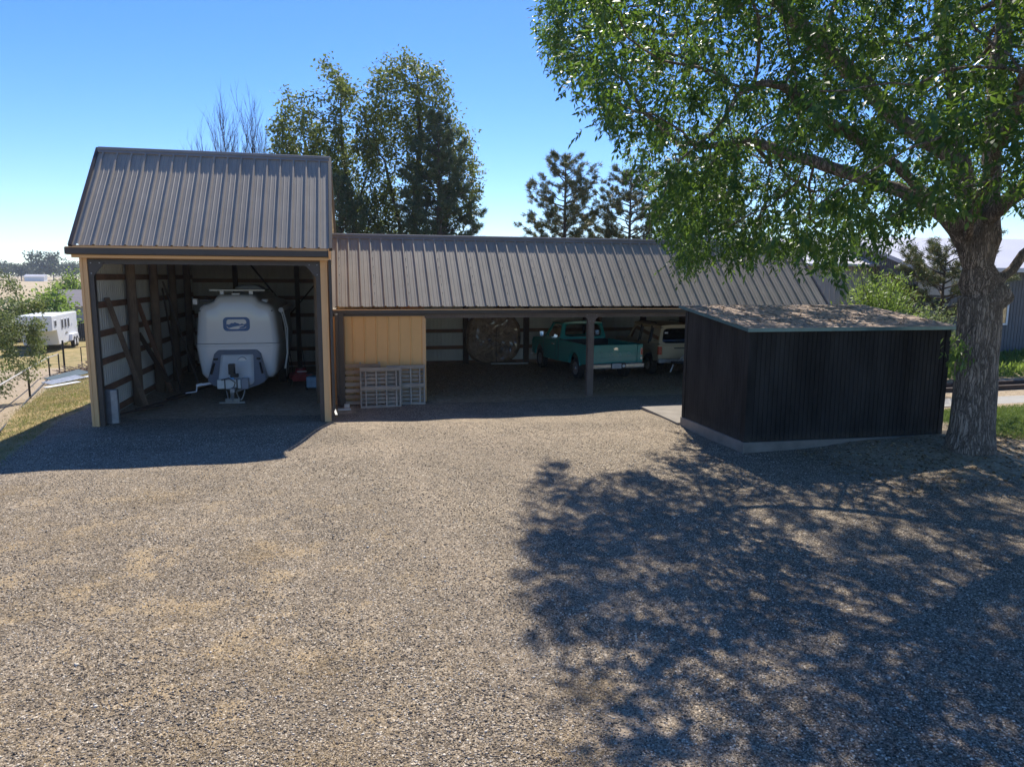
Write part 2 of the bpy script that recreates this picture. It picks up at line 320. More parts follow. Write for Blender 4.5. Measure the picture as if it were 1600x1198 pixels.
    def edge(ch):
        a = N(nt, 'ShaderNodeMath', operation='MULTIPLY_ADD'); L.new(en, a.inputs[0]); a.inputs[1].default_value = .7; a.inputs[2].default_value = -.35
        b = N(nt, 'ShaderNodeMath', operation='ADD'); L.new(ch, b.inputs[0]); L.new(a.outputs[0], b.inputs[1])
        return ramp(nt, b.outputs[0], [(.40, (0, 0, 0)), (.60, (1, 1, 1))])
    c = mixc(nt, edge(sep.outputs[0]), field, grav); c = mixc(nt, edge(sep.outputs[1]), c, turf); c = mixc(nt, edge(sep.outputs[2]), c, dirt)
    at2 = N(nt, 'ShaderNodeAttribute', attribute_name='mask2'); sp2 = nt.nodes.new('ShaderNodeSeparateColor'); L.new(at2.outputs['Color'], sp2.inputs[0])
    c = mixc(nt, edge(sp2.outputs[0]), c, lawn)
    L.new(c, bs.inputs['Base Color']); bs.inputs['Roughness'].default_value = .95; bs.inputs['Specular IOR Level'].default_value = .25
    hh = mixc(nt, .5, ramp(nt, v1.outputs['Distance'], [(0, (1, 1, 1)), (.8, (0, 0, 0))]), ramp(nt, v2.outputs['Distance'], [(0, (1, 1, 1)), (.8, (0, 0, 0))]))
    hh = mixc(nt, .3, hh, s1.outputs[2])
    bump(nt, hh, .8, .011, bs); return m
ground = mesh_np('ground', np.stack([X.ravel(), Y.ravel(), Z.ravel()], 1), F, ground_mat(), smooth=True); tag(ground, kind='structure')
def soft(a, w): return sm(a/w+.5)
xx, yy = X.ravel(), Y.ravel()
edgeL = -6.15-.10*(np.minimum(yy, 18)-14)-5*sm((12.5-yy)/5)
grav = soft(xx-edgeL, .5)*soft(16.6-xx, 1.5)*soft(29-yy, .5)
inB = soft(xx+5.6, .5)*soft(.2-xx+0*yy, .5)*soft(yy-18.1, .6)*soft(29-yy, .5)
inL = soft(xx-2.1, .8)*soft(17-xx, 1)*soft(yy-19.2, 1.0)*soft(29-yy, .5)
fl = -8.2-.30*(np.maximum(yy, 17)-20)-5.5*sm((14-yy)/6)
turf = soft(edgeL-xx, .5)*soft(xx-fl, .5)*soft(60-yy, 2)
back = soft(yy-28.3, .5)*soft(75-yy, 4)*soft(xx+8.6, 1)
trailer_lot = soft(-xx-11, 6)*soft(yy-46, 3)*soft(110-yy, 15)
turf = np.clip(turf+back*.9+trailer_lot*.9, 0, 1)
lotd = soft(fl-xx, .6)*soft(46-yy, 4)
tree_d = np.exp(-(((xx-11.6)/3.0)**2+((yy-11.2)/1.9)**2)*1.2)*1.3
bed = soft(xx-13.0, .8)*soft(yy-17.0, .2)*soft(28-yy, .5)
dirt = np.clip(lotd*.85+inL*.95+inB*.85+tree_d+bed+.8*soft(xx-12.8, .6)*soft(yy-14.4, .5)*soft(29-yy, 1), 0, 1)
lawn = soft(xx-(12.9+.25*(yy-12)), .8)*soft(15.3-yy, .6)*soft(yy-9.4, 2)*(1-np.clip(tree_d, 0, 1)*.7)
straw_m = np.exp(-(((xx+2.2)/2.8)**2+((yy-7.2)/3.6)**2)*.9)*1.2+.35*np.exp(-(((xx+4.5)/2)**2+((yy-11.5)/2)**2)); straw_m = np.clip(straw_m, 0, 1)
sand_m = sum(a*np.exp(-(((xx-x0)/w)**2+((yy-y0)/h)**2)) for a, x0, y0, w, h in ((1, 2.35, 5.35, .22, .30), (.9, 2.0, 4.7, .35, .22), (.7, 1.9, 4.3, .5, .25), (.5, 2.6, 6.6, .18, .9), (.45, 2.0, 16.6, 6, .7), (.5, 5.5, 14.5, 2.5, .7), (.35, -2, 14, 5, .8), (.6, 9.8, 10.3, 1.6, .8)))
sand_m += .30*(np.exp(-((xx-(.8-.28*(yy-14)*0+.25*(14-yy)*.3))/.32)**2)+np.exp(-((xx-(2.9+.075*(14-yy)))/.32)**2))*soft(yy-5, 3); sand_m = np.clip(sand_m, 0, 1)
for nm, ch in (('mask', (grav, turf, dirt)), ('mask2', (lawn, straw_m, sand_m))):
    a = ground.data.color_attributes.new(nm, 'FLOAT_COLOR', 'POINT')
    a.data.foreach_set('color', np.stack([*ch, np.ones_like(grav)], 1).astype(np.float32).ravel())

# ------------------------------------------------------------------ vegetation helpers
def colonize(att, nodes, par, step, di, dk, iters=120, tropism=(0, 0, 0)):
    nodes = [np.array(n, float) for n in nodes]; par = list(par); att = np.array(att); P = np.array(nodes)
    d = np.full(len(att), 1e9); near = np.zeros(len(att), int)
    def upd(new, base):
        nonlocal d, near
        for c in range(0, len(new), 400):
            D = np.linalg.norm(att[:, None]-new[None, c:c+400], axis=2); j = D.argmin(1); m = D[np.arange(len(att)), j]
            b = m < d; d[b] = m[b]; near[b] = base+c+j[b]
    upd(P, 0); kids = {}
    for it in range(iters):
        keep = d > dk; att = att[keep]; d = d[keep]; near = near[keep]
        if len(att) == 0: break
        act = d < di
        if not act.any(): break
        P = np.array(nodes); ids = near[act]; v = att[act]-P[ids]; v /= np.linalg.norm(v, axis=1)[:, None]
        acc = np.zeros_like(P); np.add.at(acc, ids, v); u = np.unique(ids); new = []
        for i in u:
            g = acc[i]; l = np.linalg.norm(g)
            if l < 1e-3: continue
            g = g/l+RNG.normal(0, .12, 3)+np.array(tropism); g /= np.linalg.norm(g)
            if kids.get(i, 0) >= 4: continue
            q = P[i]+g*step
            kids[i] = kids.get(i, 0)+1; new.append(q); par.append(int(i))
        if not new: break
        base = len(nodes); nodes += new; upd(np.array(new), base)
    return np.array(nodes), np.array(par)
def radii(nodes, par, r0, R):
    n = len(nodes); cnt = np.zeros(n); ch = [[] for _ in range(n)]
    for i in range(n):
        if par[i] >= 0: ch[par[i]].append(i)
    for i in range(n-1, -1, -1):
        if not ch[i]: cnt[i] = 1
        if par[i] >= 0: cnt[par[i]] += cnt[i]
    e = math.log(max(cnt[0], 2))/math.log(R/r0); return r0*cnt**(1/e), ch, cnt
def skeleton_mesh(nodes, par, r, ch, minr=0, sides=6, big=10):
    V = []; Fc = []; stack = [(0, None)]
    while stack:
        s0, pfrom = stack.pop(); chain = ([pfrom] if pfrom is not None else [])+[s0]; cur = s0
        while ch[cur]:
            k = sorted(ch[cur], key=lambda j: -r[j])
            for o in k[1:]:
                if r[o] >= minr: stack.append((o, cur))
            if r[k[0]] < minr: break
            cur = k[0]; chain.append(cur)
        if len(chain) < 2: continue
        P = nodes[chain]; rr = r[chain].copy()
        if pfrom is not None: rr[0] = rr[1]*(.6 if rr[1] > .1 else 1.1)
        n = big if rr.max() > .12 else (sides if rr.max() > .03 else 4)
        b = len(V); ref = None
        for i in range(len(P)):
            d = P[min(i+1, len(P)-1)]-P[max(i-1, 0)]; d = d/(np.linalg.norm(d)+1e-9)
            if ref is None:
                ref = np.cross(d, (1, 0, 0) if abs(d[0]) < .8 else (0, 1, 0))
            a = ref-d*ref.dot(d); a /= np.linalg.norm(a)+1e-9; ref = a; c = np.cross(d, a)
            for k in range(n):
                t = 2*math.pi*k/n; V.append(P[i]+(a*math.cos(t)+c*math.sin(t))*rr[i])
        for i in range(len(P)-1):
            for k in range(n):
                k2 = (k+1) % n; Fc.append((b+i*n+k, b+i*n+k2, b+(i+1)*n+k2, b+(i+1)*n+k))
    return np.array(V), np.array(Fc)
def leaves(cent, dirs, length, width, spread=.5, droop=.4, fold=.15, cone=.8):
    n = len(cent); L = length*RNG.uniform(.65, 1.25, n)[:, None]; Wd = width*RNG.uniform(.7, 1.2, n)[:, None]
    d = dirs+RNG.normal(0, cone, (n, 3)); d[:, 2] -= droop; d /= np.linalg.norm(d, axis=1)[:, None]
    u = RNG.normal(0, .55, (n, 3)); u[:, 2] += 1; s = np.cross(d, u); s /= np.linalg.norm(s, axis=1)[:, None]; nn = np.cross(s, d)
    a = cent; b = cent+d*L*.45+s*Wd*.5+nn*fold*Wd; c = cent+d*L-nn*fold*L*.3; e = cent+d*L*.45-s*Wd*.5+nn*fold*Wd
    V = np.stack([a, b, c, e], 1).reshape(-1, 3); Fq = np.arange(4*n).reshape(-1, 4); return V, Fq
def ellipsoid_pts(n, c, rad, shell=.0, lo=-1):
    out = []
    while len(out) < n:
        p = RNG.uniform(-1, 1, (n*2, 3)); q = (p**2).sum(1); p = p[(q < 1) & (q > shell**2) & (p[:, 2] > lo)]; out += list(p)
    return np.array(out[:n])*np.array(rad)+np.array(c)
def clump_filter(p, scale, thr, seed=0):
    r = np.random.default_rng(seed); s = np.zeros(len(p))
    for k in range(7):
        w = r.normal(0, 1, 3); w /= np.linalg.norm(w); s += np.sin(p@w*scale*r.uniform(.7, 1.5)+r.uniform(0, 6.28))
    return p[s > thr]

def decid(name, base, limbs, att, R, step, di, dk, leafn, ll, lw, mat_l, mat_b, label, cat='tree', group=None, minr=.008, r0=.006,
          tiprad=.05, spread=.2, droop=.4, keep=None, sides=5, flare=None, trunk_radii=None, compound=0):
    """limbs: polylines (absolute coordinates relative to base) first one starts at the ground"""
    root = empty(name, base, 0, label, cat, group)
    nodes = []; par = []
    for li, (attach, poly) in enumerate(limbs):
        prev = attach if attach is not None else -1
        poly = [np.array(q, float) for q in poly]
        if attach is None: nodes.append(poly[0]); par.append(-1); prev = 0; last = poly[0]; poly = poly[1:]
        else:
            if isinstance(attach, tuple):
                prev = int(np.argmin([np.linalg.norm(nd-np.array(attach)) for nd in nodes]))
            last = nodes[prev]
        for q in poly:
            k = max(1, int(round(np.linalg.norm(q-last)/step)))
            for t in range(1, k+1):
                nodes.append(last+(q-last)*t/k+(RNG.normal(0, .02, 3) if li else 0)); par.append(prev); prev = len(nodes)-1
            last = q
    nman = len(nodes)
    nodes, par = colonize(att, nodes, par, step, di, dk)
    r, ch, cnt = radii(nodes, par, r0, R)
    if trunk_radii is not None:
        for i in range(nman):
            if nodes[i][2] < trunk_radii[-1][0] and math.hypot(nodes[i][0], nodes[i][1]) < .6:
                r[i] = np.interp(nodes[i][2], [t[0] for t in trunk_radii], [t[1] for t in trunk_radii])
    V, Fc = skeleton_mesh(nodes, par, r, ch, minr, sides, 28 if trunk_radii else 8)
    if trunk_radii is not None:       # furrowed, slightly lumpy trunk surface
        low = V[:, 2] < 4.5; ang = np.arctan2(V[:, 1], V[:, 0])
        k = 1+(.02*np.sin(ang*3+V[:, 2]*1.1)+.018*np.sin(ang*5-V[:, 2]*2.3))*low
        k += .06*np.exp(-((V[:, 2]+.0)/.30)**2)*(1+.8*np.sin(ang*5+1))
        V[low, :2] *= k[low, None]
    mesh_np('trunk', V, Fc, mat_b, root, True)
    if leafn:
        tw = np.where(r < tiprad)[0]; tw = tw[tw >= nman] if (tw >= nman).any() else tw
        w = 1.0/(r[tw]**.5); w /= w.sum(); pick = RNG.choice(tw, leafn, p=w)
        pp = par[pick]; dd = nodes[pick]-nodes[pp]; dd /= np.linalg.norm(dd, axis=1)[:, None]+1e-9
        t = RNG.uniform(0, 1.25, leafn)[:, None]; off = RNG.normal(0, spread*.5, (leafn, 3)); 
        c = nodes[pp]+(nodes[pick]-nodes[pp])*t+off; c[:, 2] -= np.abs(RNG.normal(0, spread*.35, leafn))
        if keep is not None:
            k = keep(c); c = c[k]; dd = dd[k]
        if compound:                  # pinnate sprays: leaflets in pairs along a drooping stalk
            n = len(c); k = compound; ax = dd*.5+RNG.normal(0, .55, (n, 3)); ax[:, 2] -= droop; ax /= np.linalg.norm(ax, axis=1)[:, None]
            sd_ = np.cross(ax, RNG.normal(0, .35, (n, 3))+np.array((0, 0, 1.))); sd_ /= np.linalg.norm(sd_, axis=1)[:, None]; C2 = []; D2 = []
            RL = ll*2.0*RNG.uniform(.7, 1.2, n)[:, None]
            for j in range(k):
                t = (j//2+1)/(k//2+1) if j < k-1 else 1.0; sg = 1 if j % 2 else -1
                C2.append(c+ax*RL*t-np.array((0, 0, 1.))*RL*.25*t*t); D2.append(ax*(.75 if j < k-1 else 1.6)+sd_*sg*(.8 if j < k-1 else 0))
            c = np.concatenate(C2); dd = np.concatenate(D2); dd /= np.linalg.norm(dd, axis=1)[:, None]
            V, Fq = leaves(c, dd, ll, lw, droop=.35, cone=.22)
        else: V, Fq = leaves(c, dd, ll, lw, droop=droop)
        mesh_np('crown', V, Fq, mat_l, root)
    return root

def pine(name, base, h, rb, label, mat, group=None, lo=.15, seed=1, nb=60, tuft=26, nl=.26, sparse=1.0, top=.0, lean=0, shape=.9):
    root = empty(name, base, 0, label, 'pine tree', group); r = np.random.default_rng(seed)
    mb = MB(); trunkpts = [(lean*t*t, 0, h*t) for t in np.linspace(0, 1, 9)]
    mb.tube(trunkpts, [max(.02, .018*h*(1-t)**.9+.015) for t in np.linspace(0, 1, 9)], 8)
    tips = []; tdir = []
    for i in range(nb):
        t = lo+(1-lo)*(i+r.uniform(0, .8))/nb; z = h*t; a = i*2.4+r.uniform(-.4, .4)
        prof = (min(1, (t-lo+.12)/.22)**.6)*(1-t)**shape*1.25+.06
        Lb = rb*prof*r.uniform(.65, 1.2)
        up = .25+.5*t+r.uniform(-.12, .2)
        p0 = np.array((lean*t*t, 0, z)); d = np.array((math.cos(a), math.sin(a), up*.6)); 
        pts = [p0]; 
        for k in range(1, 5):
            s = k/4; pts.append(p0+np.array((d[0]*Lb*s, d[1]*Lb*s, (d[2]*.55*s+.35*s*s)*Lb))+r.normal(0, .04, 3))
        mb.tube(pts, [max(.01, .02+.016*Lb-.009*Lb*k) for k in range(5)], 4, False)
        nsub = int(max(3, Lb*5.5*sparse))
        for j in range(nsub):
            s = r.uniform(.28, 1.0); k = min(3, int(s*4)); q = pts[k]+(pts[k+1]-pts[k])*(s*4-k)
            out = np.array((math.cos(a+r.choice([-1, 1])*r.uniform(.3, 1.2)), math.sin(a+r.uniform(-1.2, 1.2)), r.uniform(.15, .8)))
            e = q+out*r.uniform(.15, .50)*min(1, Lb*.5+.3); mb.tube([q, e], [.012, .007], 3, False)
            for m in range(r.integers(1, 4)):
                tips.append(q+(e-q)*r.uniform(.5, 1.1)+r.normal(0, .05, 3)); tdir.append(out)
        tips.append(pts[-1]); tdir.append(d)
    for k in range(5): tips.append(np.array((lean, 0, h-.12*k))); tdir.append((0, 0, 1))
    mb.build('trunk', M['bark_far'], root, smooth=True)
    tips = np.array(tips); tdir = np.array(tdir, float); tdir /= np.linalg.norm(tdir, axis=1)[:, None]
    c = np.repeat(tips, tuft, 0); d = np.repeat(tdir, tuft, 0)*.7+r.normal(0, .62, (len(tips)*tuft, 3)); d /= np.linalg.norm(d, axis=1)[:, None]
    n = len(c); L = nl*r.uniform(.7, 1.15, n)[:, None]; s = np.cross(d, r.normal(0, 1, (n, 3))); s /= np.linalg.norm(s, axis=1)[:, None]
    c = c-d*L*.15+r.normal(0, .05, (n, 3)); wd = nl*.055
    V = np.stack([c+s*wd, c+d*L, c-s*wd], 1).reshape(-1, 3)
    mesh_np('crown', V, np.arange(3*n).reshape(-1, 3), mat, root); return root
def blades(name, xs, ys, h, w, mat, label=None, lean=.5):
    n = len(xs); z = zt(xs, ys)-.01; b = np.stack([xs, ys, z], 1); a = RNG.uniform(0, 6.28, n); s = np.stack([np.cos(a), np.sin(a), 0*a], 1)
    H = h*RNG.uniform(.5, 1.3, n); top = b+np.stack([RNG.normal(0, lean, n)*H, RNG.normal(0, lean, n)*H, H], 1)
    V = np.stack([b-s*w, b+s*w, top], 1).reshape(-1, 3); o = mesh_np(name, V, np.arange(3*n).reshape(-1, 3), mat); tag(o, label, 'grass', kind='stuff'); return o
# ------------------------------------------------------------------ sheds
def profile(width, sp=.305, rh=.034, rw=.032, minor=True, start=.04):
    out = [(0, 0)]; s = start
    while s < width-rw:
        if s-rw > 0: out += [(s-rw, 0), (s-rw*.45, rh), (s+rw*.45, rh), (s+rw, 0)]
        if minor:
            for k in (1/3, 2/3):
                m = s+sp*k
                if m+.02 < width: out += [(m-.016, 0), (m-.006, .006), (m+.006, .006), (m+.016, 0)]
        s += sp
    out.append((width, 0)); return out
def ribsheet(name, mat, parent, prof, bot, top, nrm):
    n = Vector(nrm).normalized(); mb = MB(); vs = []
    for s, h in prof: vs += [Vector(bot(s))+n*h, Vector(top(s))+n*h]
    k = len(prof); mb.v = [tuple(v) for v in vs]; mb.f = [(2*i, 2*i+2, 2*i+3, 2*i+1) for i in range(k-1)]
    me = bpy.data.meshes.new(name); me.from_pydata(mb.v, [], mb.f); me.materials.append(mat); me.update()
    o = bpy.data.objects.new(name, me); COL.objects.link(o); o.parent = parent; return o
def screws(name, parent, pts, r=.012):
    mb = MB()
    for p in pts: mb.box(p[0]-r, p[0]+r, p[1]-r, p[1]+r, p[2]-r, p[2]+r)
    return mb.build(name, M['trim_dark'], parent)
# ---- tall shed
TX0, TX1, TF, TB = -5.54, -.41, 17.3, 28.0; RY, RZ, EY, EZ, BZ = 19.2, 6.30, 16.9, 3.98, 4.55
tall = empty('tall_storage_shed', ((TX0+TX1)/2, 22.6, 0), 0, 'tall open-fronted metal shed housing the trailer, steep brown ribbed roof', 'shed')
tall_off = Vector(tall.location)
def roofz(y): return EZ+(y-EY)*(RZ-EZ)/(RY-EY) if y < RY else RZ+(y-RY)*(BZ-RZ)/(TB-RY)
wR = TX1+.0-(TX0)+.10
pr = profile(wR, start=.12)
fr = ribsheet('roof', M['roof'], tall, pr, lambda s: (TX0-.0+s-.02, EY, EZ), lambda s: (TX0+s-.02, RY, RZ), (0, -.707, .707))
ribsheet('bounce_lining', M['galv'], tall, profile(wR, start=.12), lambda s: (TX0+s-.02, EY+.1, EZ+.05), lambda s: (TX0+s-.02, RY, RZ-.06), (0, .707, -.707))  # unseen pale sheets added below the roof to bounce light inside
ribsheet('bounce_lining', M['galv'], tall, profile(wR, start=.12), lambda s: (TX0+s-.02, TB+.2, BZ-.08), lambda s: (TX0+s-.02, RY, RZ-.06), (0, -.2, -1))
br = ribsheet('rear_roof', M['roof'], tall, profile(wR, start=.12), lambda s: (TX0+s-.02, TB+.25, BZ-.05), lambda s: (TX0+s-.02, RY, RZ), (0, .2, 1))
rc = MB()
for k, (dy, dz, w) in enumerate(((0, 0, .0),)):
    d = Vector((0, -.703, -.711)); n = Vector((0, -.711, .703)); p = Vector((0, RY, RZ))
    a = p+n*.034; b = a+d*.17; c = b-n*.028
    bk = p+Vector((0, .2, .03)); 
    prof2 = [(a.y, a.z+.02), (a.y-.02, a.z+.0), (b.y, b.z), (c.y, c.z), (c.y+.01, c.z+.012), (b.y+.02, b.z-.004), (a.y, a.z-.01), (bk.y, bk.z-.03), (bk.y, bk.z-.01)]
    rc.prism(prof2, 'x', TX0-.03, TX1+.09)
    mm = a+d*.075+n*.014; rc.beam((TX0-.03, mm.y, mm.z), (TX1+.09, mm.y, mm.z), .03, .02)
rc.build('ridge_cap', M['ridge'], tall)
def rake(root, x, eY, eZ, rY, rZ, bY, bZ, w=.07):
    mb = MB(); mb.beam((x, eY-.0, eZ-.02), (x, rY, rZ-.01), w, .09, (0, 0, 1)); mb.beam((x, rY, rZ-.01), (x, bY, bZ-.02), w, .09); mb.build('rake_trim', M['trim_dark'] if x < 0 and x > -1 else M['trim_dark'], root)
rake(tall, TX0-.045, EY, EZ, RY, RZ, TB+.25, BZ-.05); rake(tall, TX1+.105, EY, EZ, RY, RZ, TB+.25, BZ-.05)
sp = []
for i in range(17):
    for t in np.arange(.06, 1, .11): sp.append((TX0+.06+.305*i+(.03 if i % 2 else .035), EY+(RY-EY)*t-.006, EZ+(RZ-EZ)*t+.006))
fold_in(fr, screws('roof_screws', tall, sp, .009))
g = MB(); gx0, gx1 = TX0-.12, TX1+.05       # open box gutter
g.prism([(16.78, 3.93), (16.78, 3.80), (16.90, 3.78), (16.93, 3.80), (16.93, 3.93), (16.915, 3.93), (16.915, 3.81), (16.795, 3.81), (16.795, 3.93)], 'x', gx0, gx1)
g.box(gx0, gx0+.01, 16.78, 16.93, 3.79, 3.93); g.box(gx1-.01, gx1, 16.78, 16.93, 3.79, 3.93)
gt = g.build('gutter', M['trim_dark'], tall)
bx('gutter_lip', M['tan_trim'], gt, gx0+.02, gx1-.02, 16.76, 16.785, 3.925, 3.945)  # light tan strip puts the gutter's sunlit top edge into colour
bx('fascia', M['tan_trim'], tall, TX0-.05, TX1+.05, 16.935, 16.96, 3.72, 3.985)
bx('header_beam', M['wood_header'], tall, TX0+.1, TX1-.1, 17.26, 17.33, 3.70, 3.83)
bx('header_beam', M['trim_dark'], tall, TX0+.12, TX1-.12, 17.24, 17.36, 3.60, 3.697)
bx('soffit', M['wood_girt'], tall, TX0-.02, TX1+.03, 16.962, 17.25, 3.83, 3.86)
for x, sgn in ((TX0, 1), (TX1, -1)):
    zb = zq(x, 17.3)-.15
    mb = MB(); mb.box(min(x, x+sgn*.15), max(x, x+sgn*.15), 17.22, 17.40, zb, 3.83); mb.box(min(x+sgn*.03, x+sgn*.06), max(x+sgn*.03, x+sgn*.06), 17.205, 17.23, zb, 3.83)
    mb.build('corner_trim', M['tan_trim'], tall, .006)
    bx('corner_post', M['trim_dark'], tall, min(x+sgn*.152, x+sgn*.25), max(x+sgn*.152, x+sgn*.25), 17.26, 17.40, zb, 3.60)
    mb = MB(); xa = x+sgn*.17; mb.prism([(xa, 3.66), (xa+sgn*.30, 3.66), (xa+sgn*.30, 3.60), (xa+sgn*.09, 3.34), (xa, 3.34)], 'y', 17.225, 17.235)
    br_ = mb.build('corner_bracket', M['trim_dark'], tall)
    mb = MB()
    for bxx, bz in ((.05, 3.62), (.22, 3.62), (.05, 3.40)): mb.box(xa+sgn*bxx-.011, xa+sgn*bxx+.011, 17.215, 17.226, bz-.011, bz+.011)
    fold_in(br_, mb.build('bolts', M['steel'], br_))
def roof_in(y): return roofz(y)-.06
# side walls: inner galvanised ribs facing inside, tan outside
for x, sgn in ((TX0+.13, 1), (TX1-.13, -1)):
    L = TB-17.4; kinks = [(0, 0)]
    pf = profile(L, .152, .014, .022, False, .05); pf = sorted(pf+[(RY-17.4, 0)])
    ribsheet('wall_panel', M['galv'], tall, pf, lambda s, x=x: (x, 17.4+s, zq(x, 17.4+s)-.1), lambda s, x=x: (x, 17.4+s, roof_in(17.4+s)), (sgn, 0, 0))
    pf = profile(L, .305, .018, .03, False, .05); pf = sorted(pf+[(RY-17.4, 0)])
    xo = x-sgn*.03
    ribsheet('outer_siding', M['tan'], tall, pf, lambda s, x=xo: (x, 17.4+s, zq(x, 17.4+s)-.3), lambda s, x=xo: (x, 17.4+s, roof_in(17.4+s)), (-sgn, 0, 0))
W_ = TX1-.13-(TX0+.13)
ribsheet('wall_panel', M['galv'], tall, profile(W_, .152, .014, .022, False, .05), lambda s: (TX0+.13+s, TB, -.1), lambda s: (TX0+.13+s, TB, BZ-.03), (0, -1, 0))
ribsheet('outer_siding', M['tan'], tall, profile(W_+.05, .305, .018, .03, False, .05), lambda s: (TX0+.1+s, TB+.04, -.3), lambda s: (TX0+.1+s, TB+.04, BZ-.03), (0, 1, 0))
for z in (.12, .68, 1.31, 1.94, 2.58, 3.20, 3.85):
    bx('girt', M['wood_girt'], tall, TX0+.17, TX1-.17, TB-.06, TB-.016, z-.07, z+.07)
    for x, sgn in ((TX0+.13, 1), (TX1-.13, -1)):
        a, b = sorted((x+sgn*.016, x+sgn*.06)); zz = z+(.12 if x < -3 else 0)
        if z < 3.8: bx('girt', M['wood_girt_y'], tall, a, b, 17.42, TB-.07, zz-.07, zz+.07)
for y in (19.75, 21.95, 24.15, 26.3):
    for x in (TX0+.31, TX1-.31):
        MB().tube([(x, y, zq(x, y)-.05), (x+.01, y, roof_in(y)-.03)], [.125, .105], 12).build('wall_post', M['wood_post'], tall, smooth=True)
for x in (-3.9, -1.75): bx('wall_post', M['wood_dark'], tall, x-.08, x+.08, TB-.22, TB-.062, -.1, BZ-.05)
for p, q in (((-3.75, TB-.1, 4.3), (-2.4, TB-.1, 2.5)), ((-.75, TB-.1, 3.5), (-2.1, TB-.1, 1.9))):
    MB().beam(p, q, .05, .14, (0, 1, 0)).build('knee_brace', M['wood_dark'], tall)
for y in (19.75, 21.95, 24.15, 26.3):
    bx('rafter', M['wood_dark'], tall, TX0+.3, TX1-.3, y-.03, y+.03, min(roof_in(y), 4.6)-.30, min(roof_in(y), 4.6)-.06)
MB().box(TX1+.03, TX1+.10, 17.24, 17.32, zq(-.4, 17.2)+.25, 3.75).beam((TX1+.065, 17.28, zq(-.4, 17.2)+.28), (TX1+.12, 17.05, .12), .07, .07).build('downspout', M['trim_dark'], tall, .01)

# ---- long shed
LX0, LX1, LF, LB = -.36, 14.4, 19.4, 28.0; lRY, lRZ, lEZ, lBZ = 21.4, 4.54, 2.58, 2.75
lng = empty('long_carport_shed', (7, 23.7, 0), 0, 'long low open-bay shed with brown ribbed roof sheltering the parked vehicles', 'shed')
wL = LX1-LX0
lr_ = ribsheet('roof', M['roof'], lng, profile(wL, start=.16), lambda s: (LX0+s, LF-.02, lEZ), lambda s: (LX0+s, lRY, lRZ), (0, -.7, .72))
ribsheet('bounce_lining', M['galv'], lng, profile(wL, start=.16), lambda s: (LX0+s, LF+.1, lEZ+.04), lambda s: (LX0+s, lRY, lRZ-.06), (0, .7, -.7))  # added here as well: pale underside sheets brightening the open bays
ribsheet('bounce_lining', M['galv'], lng, profile(wL, start=.16), lambda s: (LX0+s, LB+.2, lBZ-.10), lambda s: (LX0+s, lRY, lRZ-.06), (0, -.2, -1))
ribsheet('rear_roof', M['roof'], lng, profile(wL, start=.16), lambda s: (LX0+s, LB+.3, lBZ-.08), lambda s: (LX0+s, lRY, lRZ), (0, .25, 1))
rc = MB(); d = Vector((0, -.70, -.714)); n = Vector((0, -.714, .70)); p = Vector((0, lRY, lRZ)); a = p+n*.034; b = a+d*.17; c = b-n*.026; bk = p+Vector((0, .22, .02))
rc.prism([(a.y, a.z+.02), (a.y-.02, a.z), (b.y, b.z), (c.y, c.z), (c.y+.01, c.z+.012), (b.y+.02, b.z-.004), (a.y, a.z-.01), (bk.y, bk.z-.03), (bk.y, bk.z-.01)], 'x', LX0-.02, LX1+.04)
mm = a+d*.075+n*.014; rc.beam((LX0-.02, mm.y, mm.z), (LX1+.04, mm.y, mm.z), .03, .02); rc.build('ridge_cap', M['ridge'], lng)
MB().beam((LX1+.03, LF-.02, lEZ-.03), (LX1+.03, lRY, lRZ-.02), .06, .08).beam((LX1+.03, lRY, lRZ-.02), (LX1+.03, LB+.3, lBZ-.1), .06, .08).build('rake_trim', M['trim_dark'], lng)
sp = []
for i in range(48):
    if i % 3 == 0:
        for t in np.arange(.06, 1, .12): sp.append((LX0+.16+.305*i+.045, LF+2.0*t-.005, lEZ+(lRZ-lEZ)*t+.006))
fold_in(lr_, screws('roof_screws', lng, sp, .008))
g = MB(); g.prism([(19.24, 2.50), (19.24, 2.40), (19.34, 2.385), (19.37, 2.40), (19.37, 2.52), (19.36, 2.52), (19.36, 2.41), (19.25, 2.41), (19.25, 2.50)], 'x', LX0, LX1+.02)
gt = g.build('gutter', M['trim_dark'], lng); bx('gutter_lip', M['tan_trim'], gt, LX0, LX1+.02, 19.222, 19.238, 2.495, 2.512)  # lip coloured tan for the sunlit edge of this gutter
bx('header_beam', M['post_grey'], lng, 2.06, LX1, 19.40, 19.52, 2.27, 2.42)
bx('header_beam', M['trim_dark'], lng, LX0+.01, 2.055, 19.375, 19.50, 2.33, 2.43)
for x in (6.78, 14.3):
    bx('front_post', M['post_grey'], lng, x-.09, x+.09, 19.37, 19.55, zq(x, 19.4)-.2, 2.27, .006)
    mb = MB(); mb.prism([(x-.26, 2.42), (x+.26, 2.42), (x+.26, 2.34), (x+.11, 2.20), (x+.11, 2.12), (x-.11, 2.12), (x-.11, 2.20), (x-.26, 2.34)], 'y', 19.352, 19.366)
    bk_ = mb.build('post_bracket', M['post_grey'], lng); mb = MB()
    for dx, dz in ((-.21, 2.39), (-.07, 2.39), (.07, 2.39), (.21, 2.39), (-.14, 2.33), (.14, 2.33), (-.05, 2.16), (.05, 2.16)): mb.box(x+dx-.011, x+dx+.011, 19.342, 19.353, dz-.011, dz+.011)
    fold_in(bk_, mb.build('bolts', M['steel'], bk_))
bx('front_post', M['trim_dark'], lng, -.22, -.08, 19.2, 19.36, zq(-.2, 19.2)-.2, 2.40)
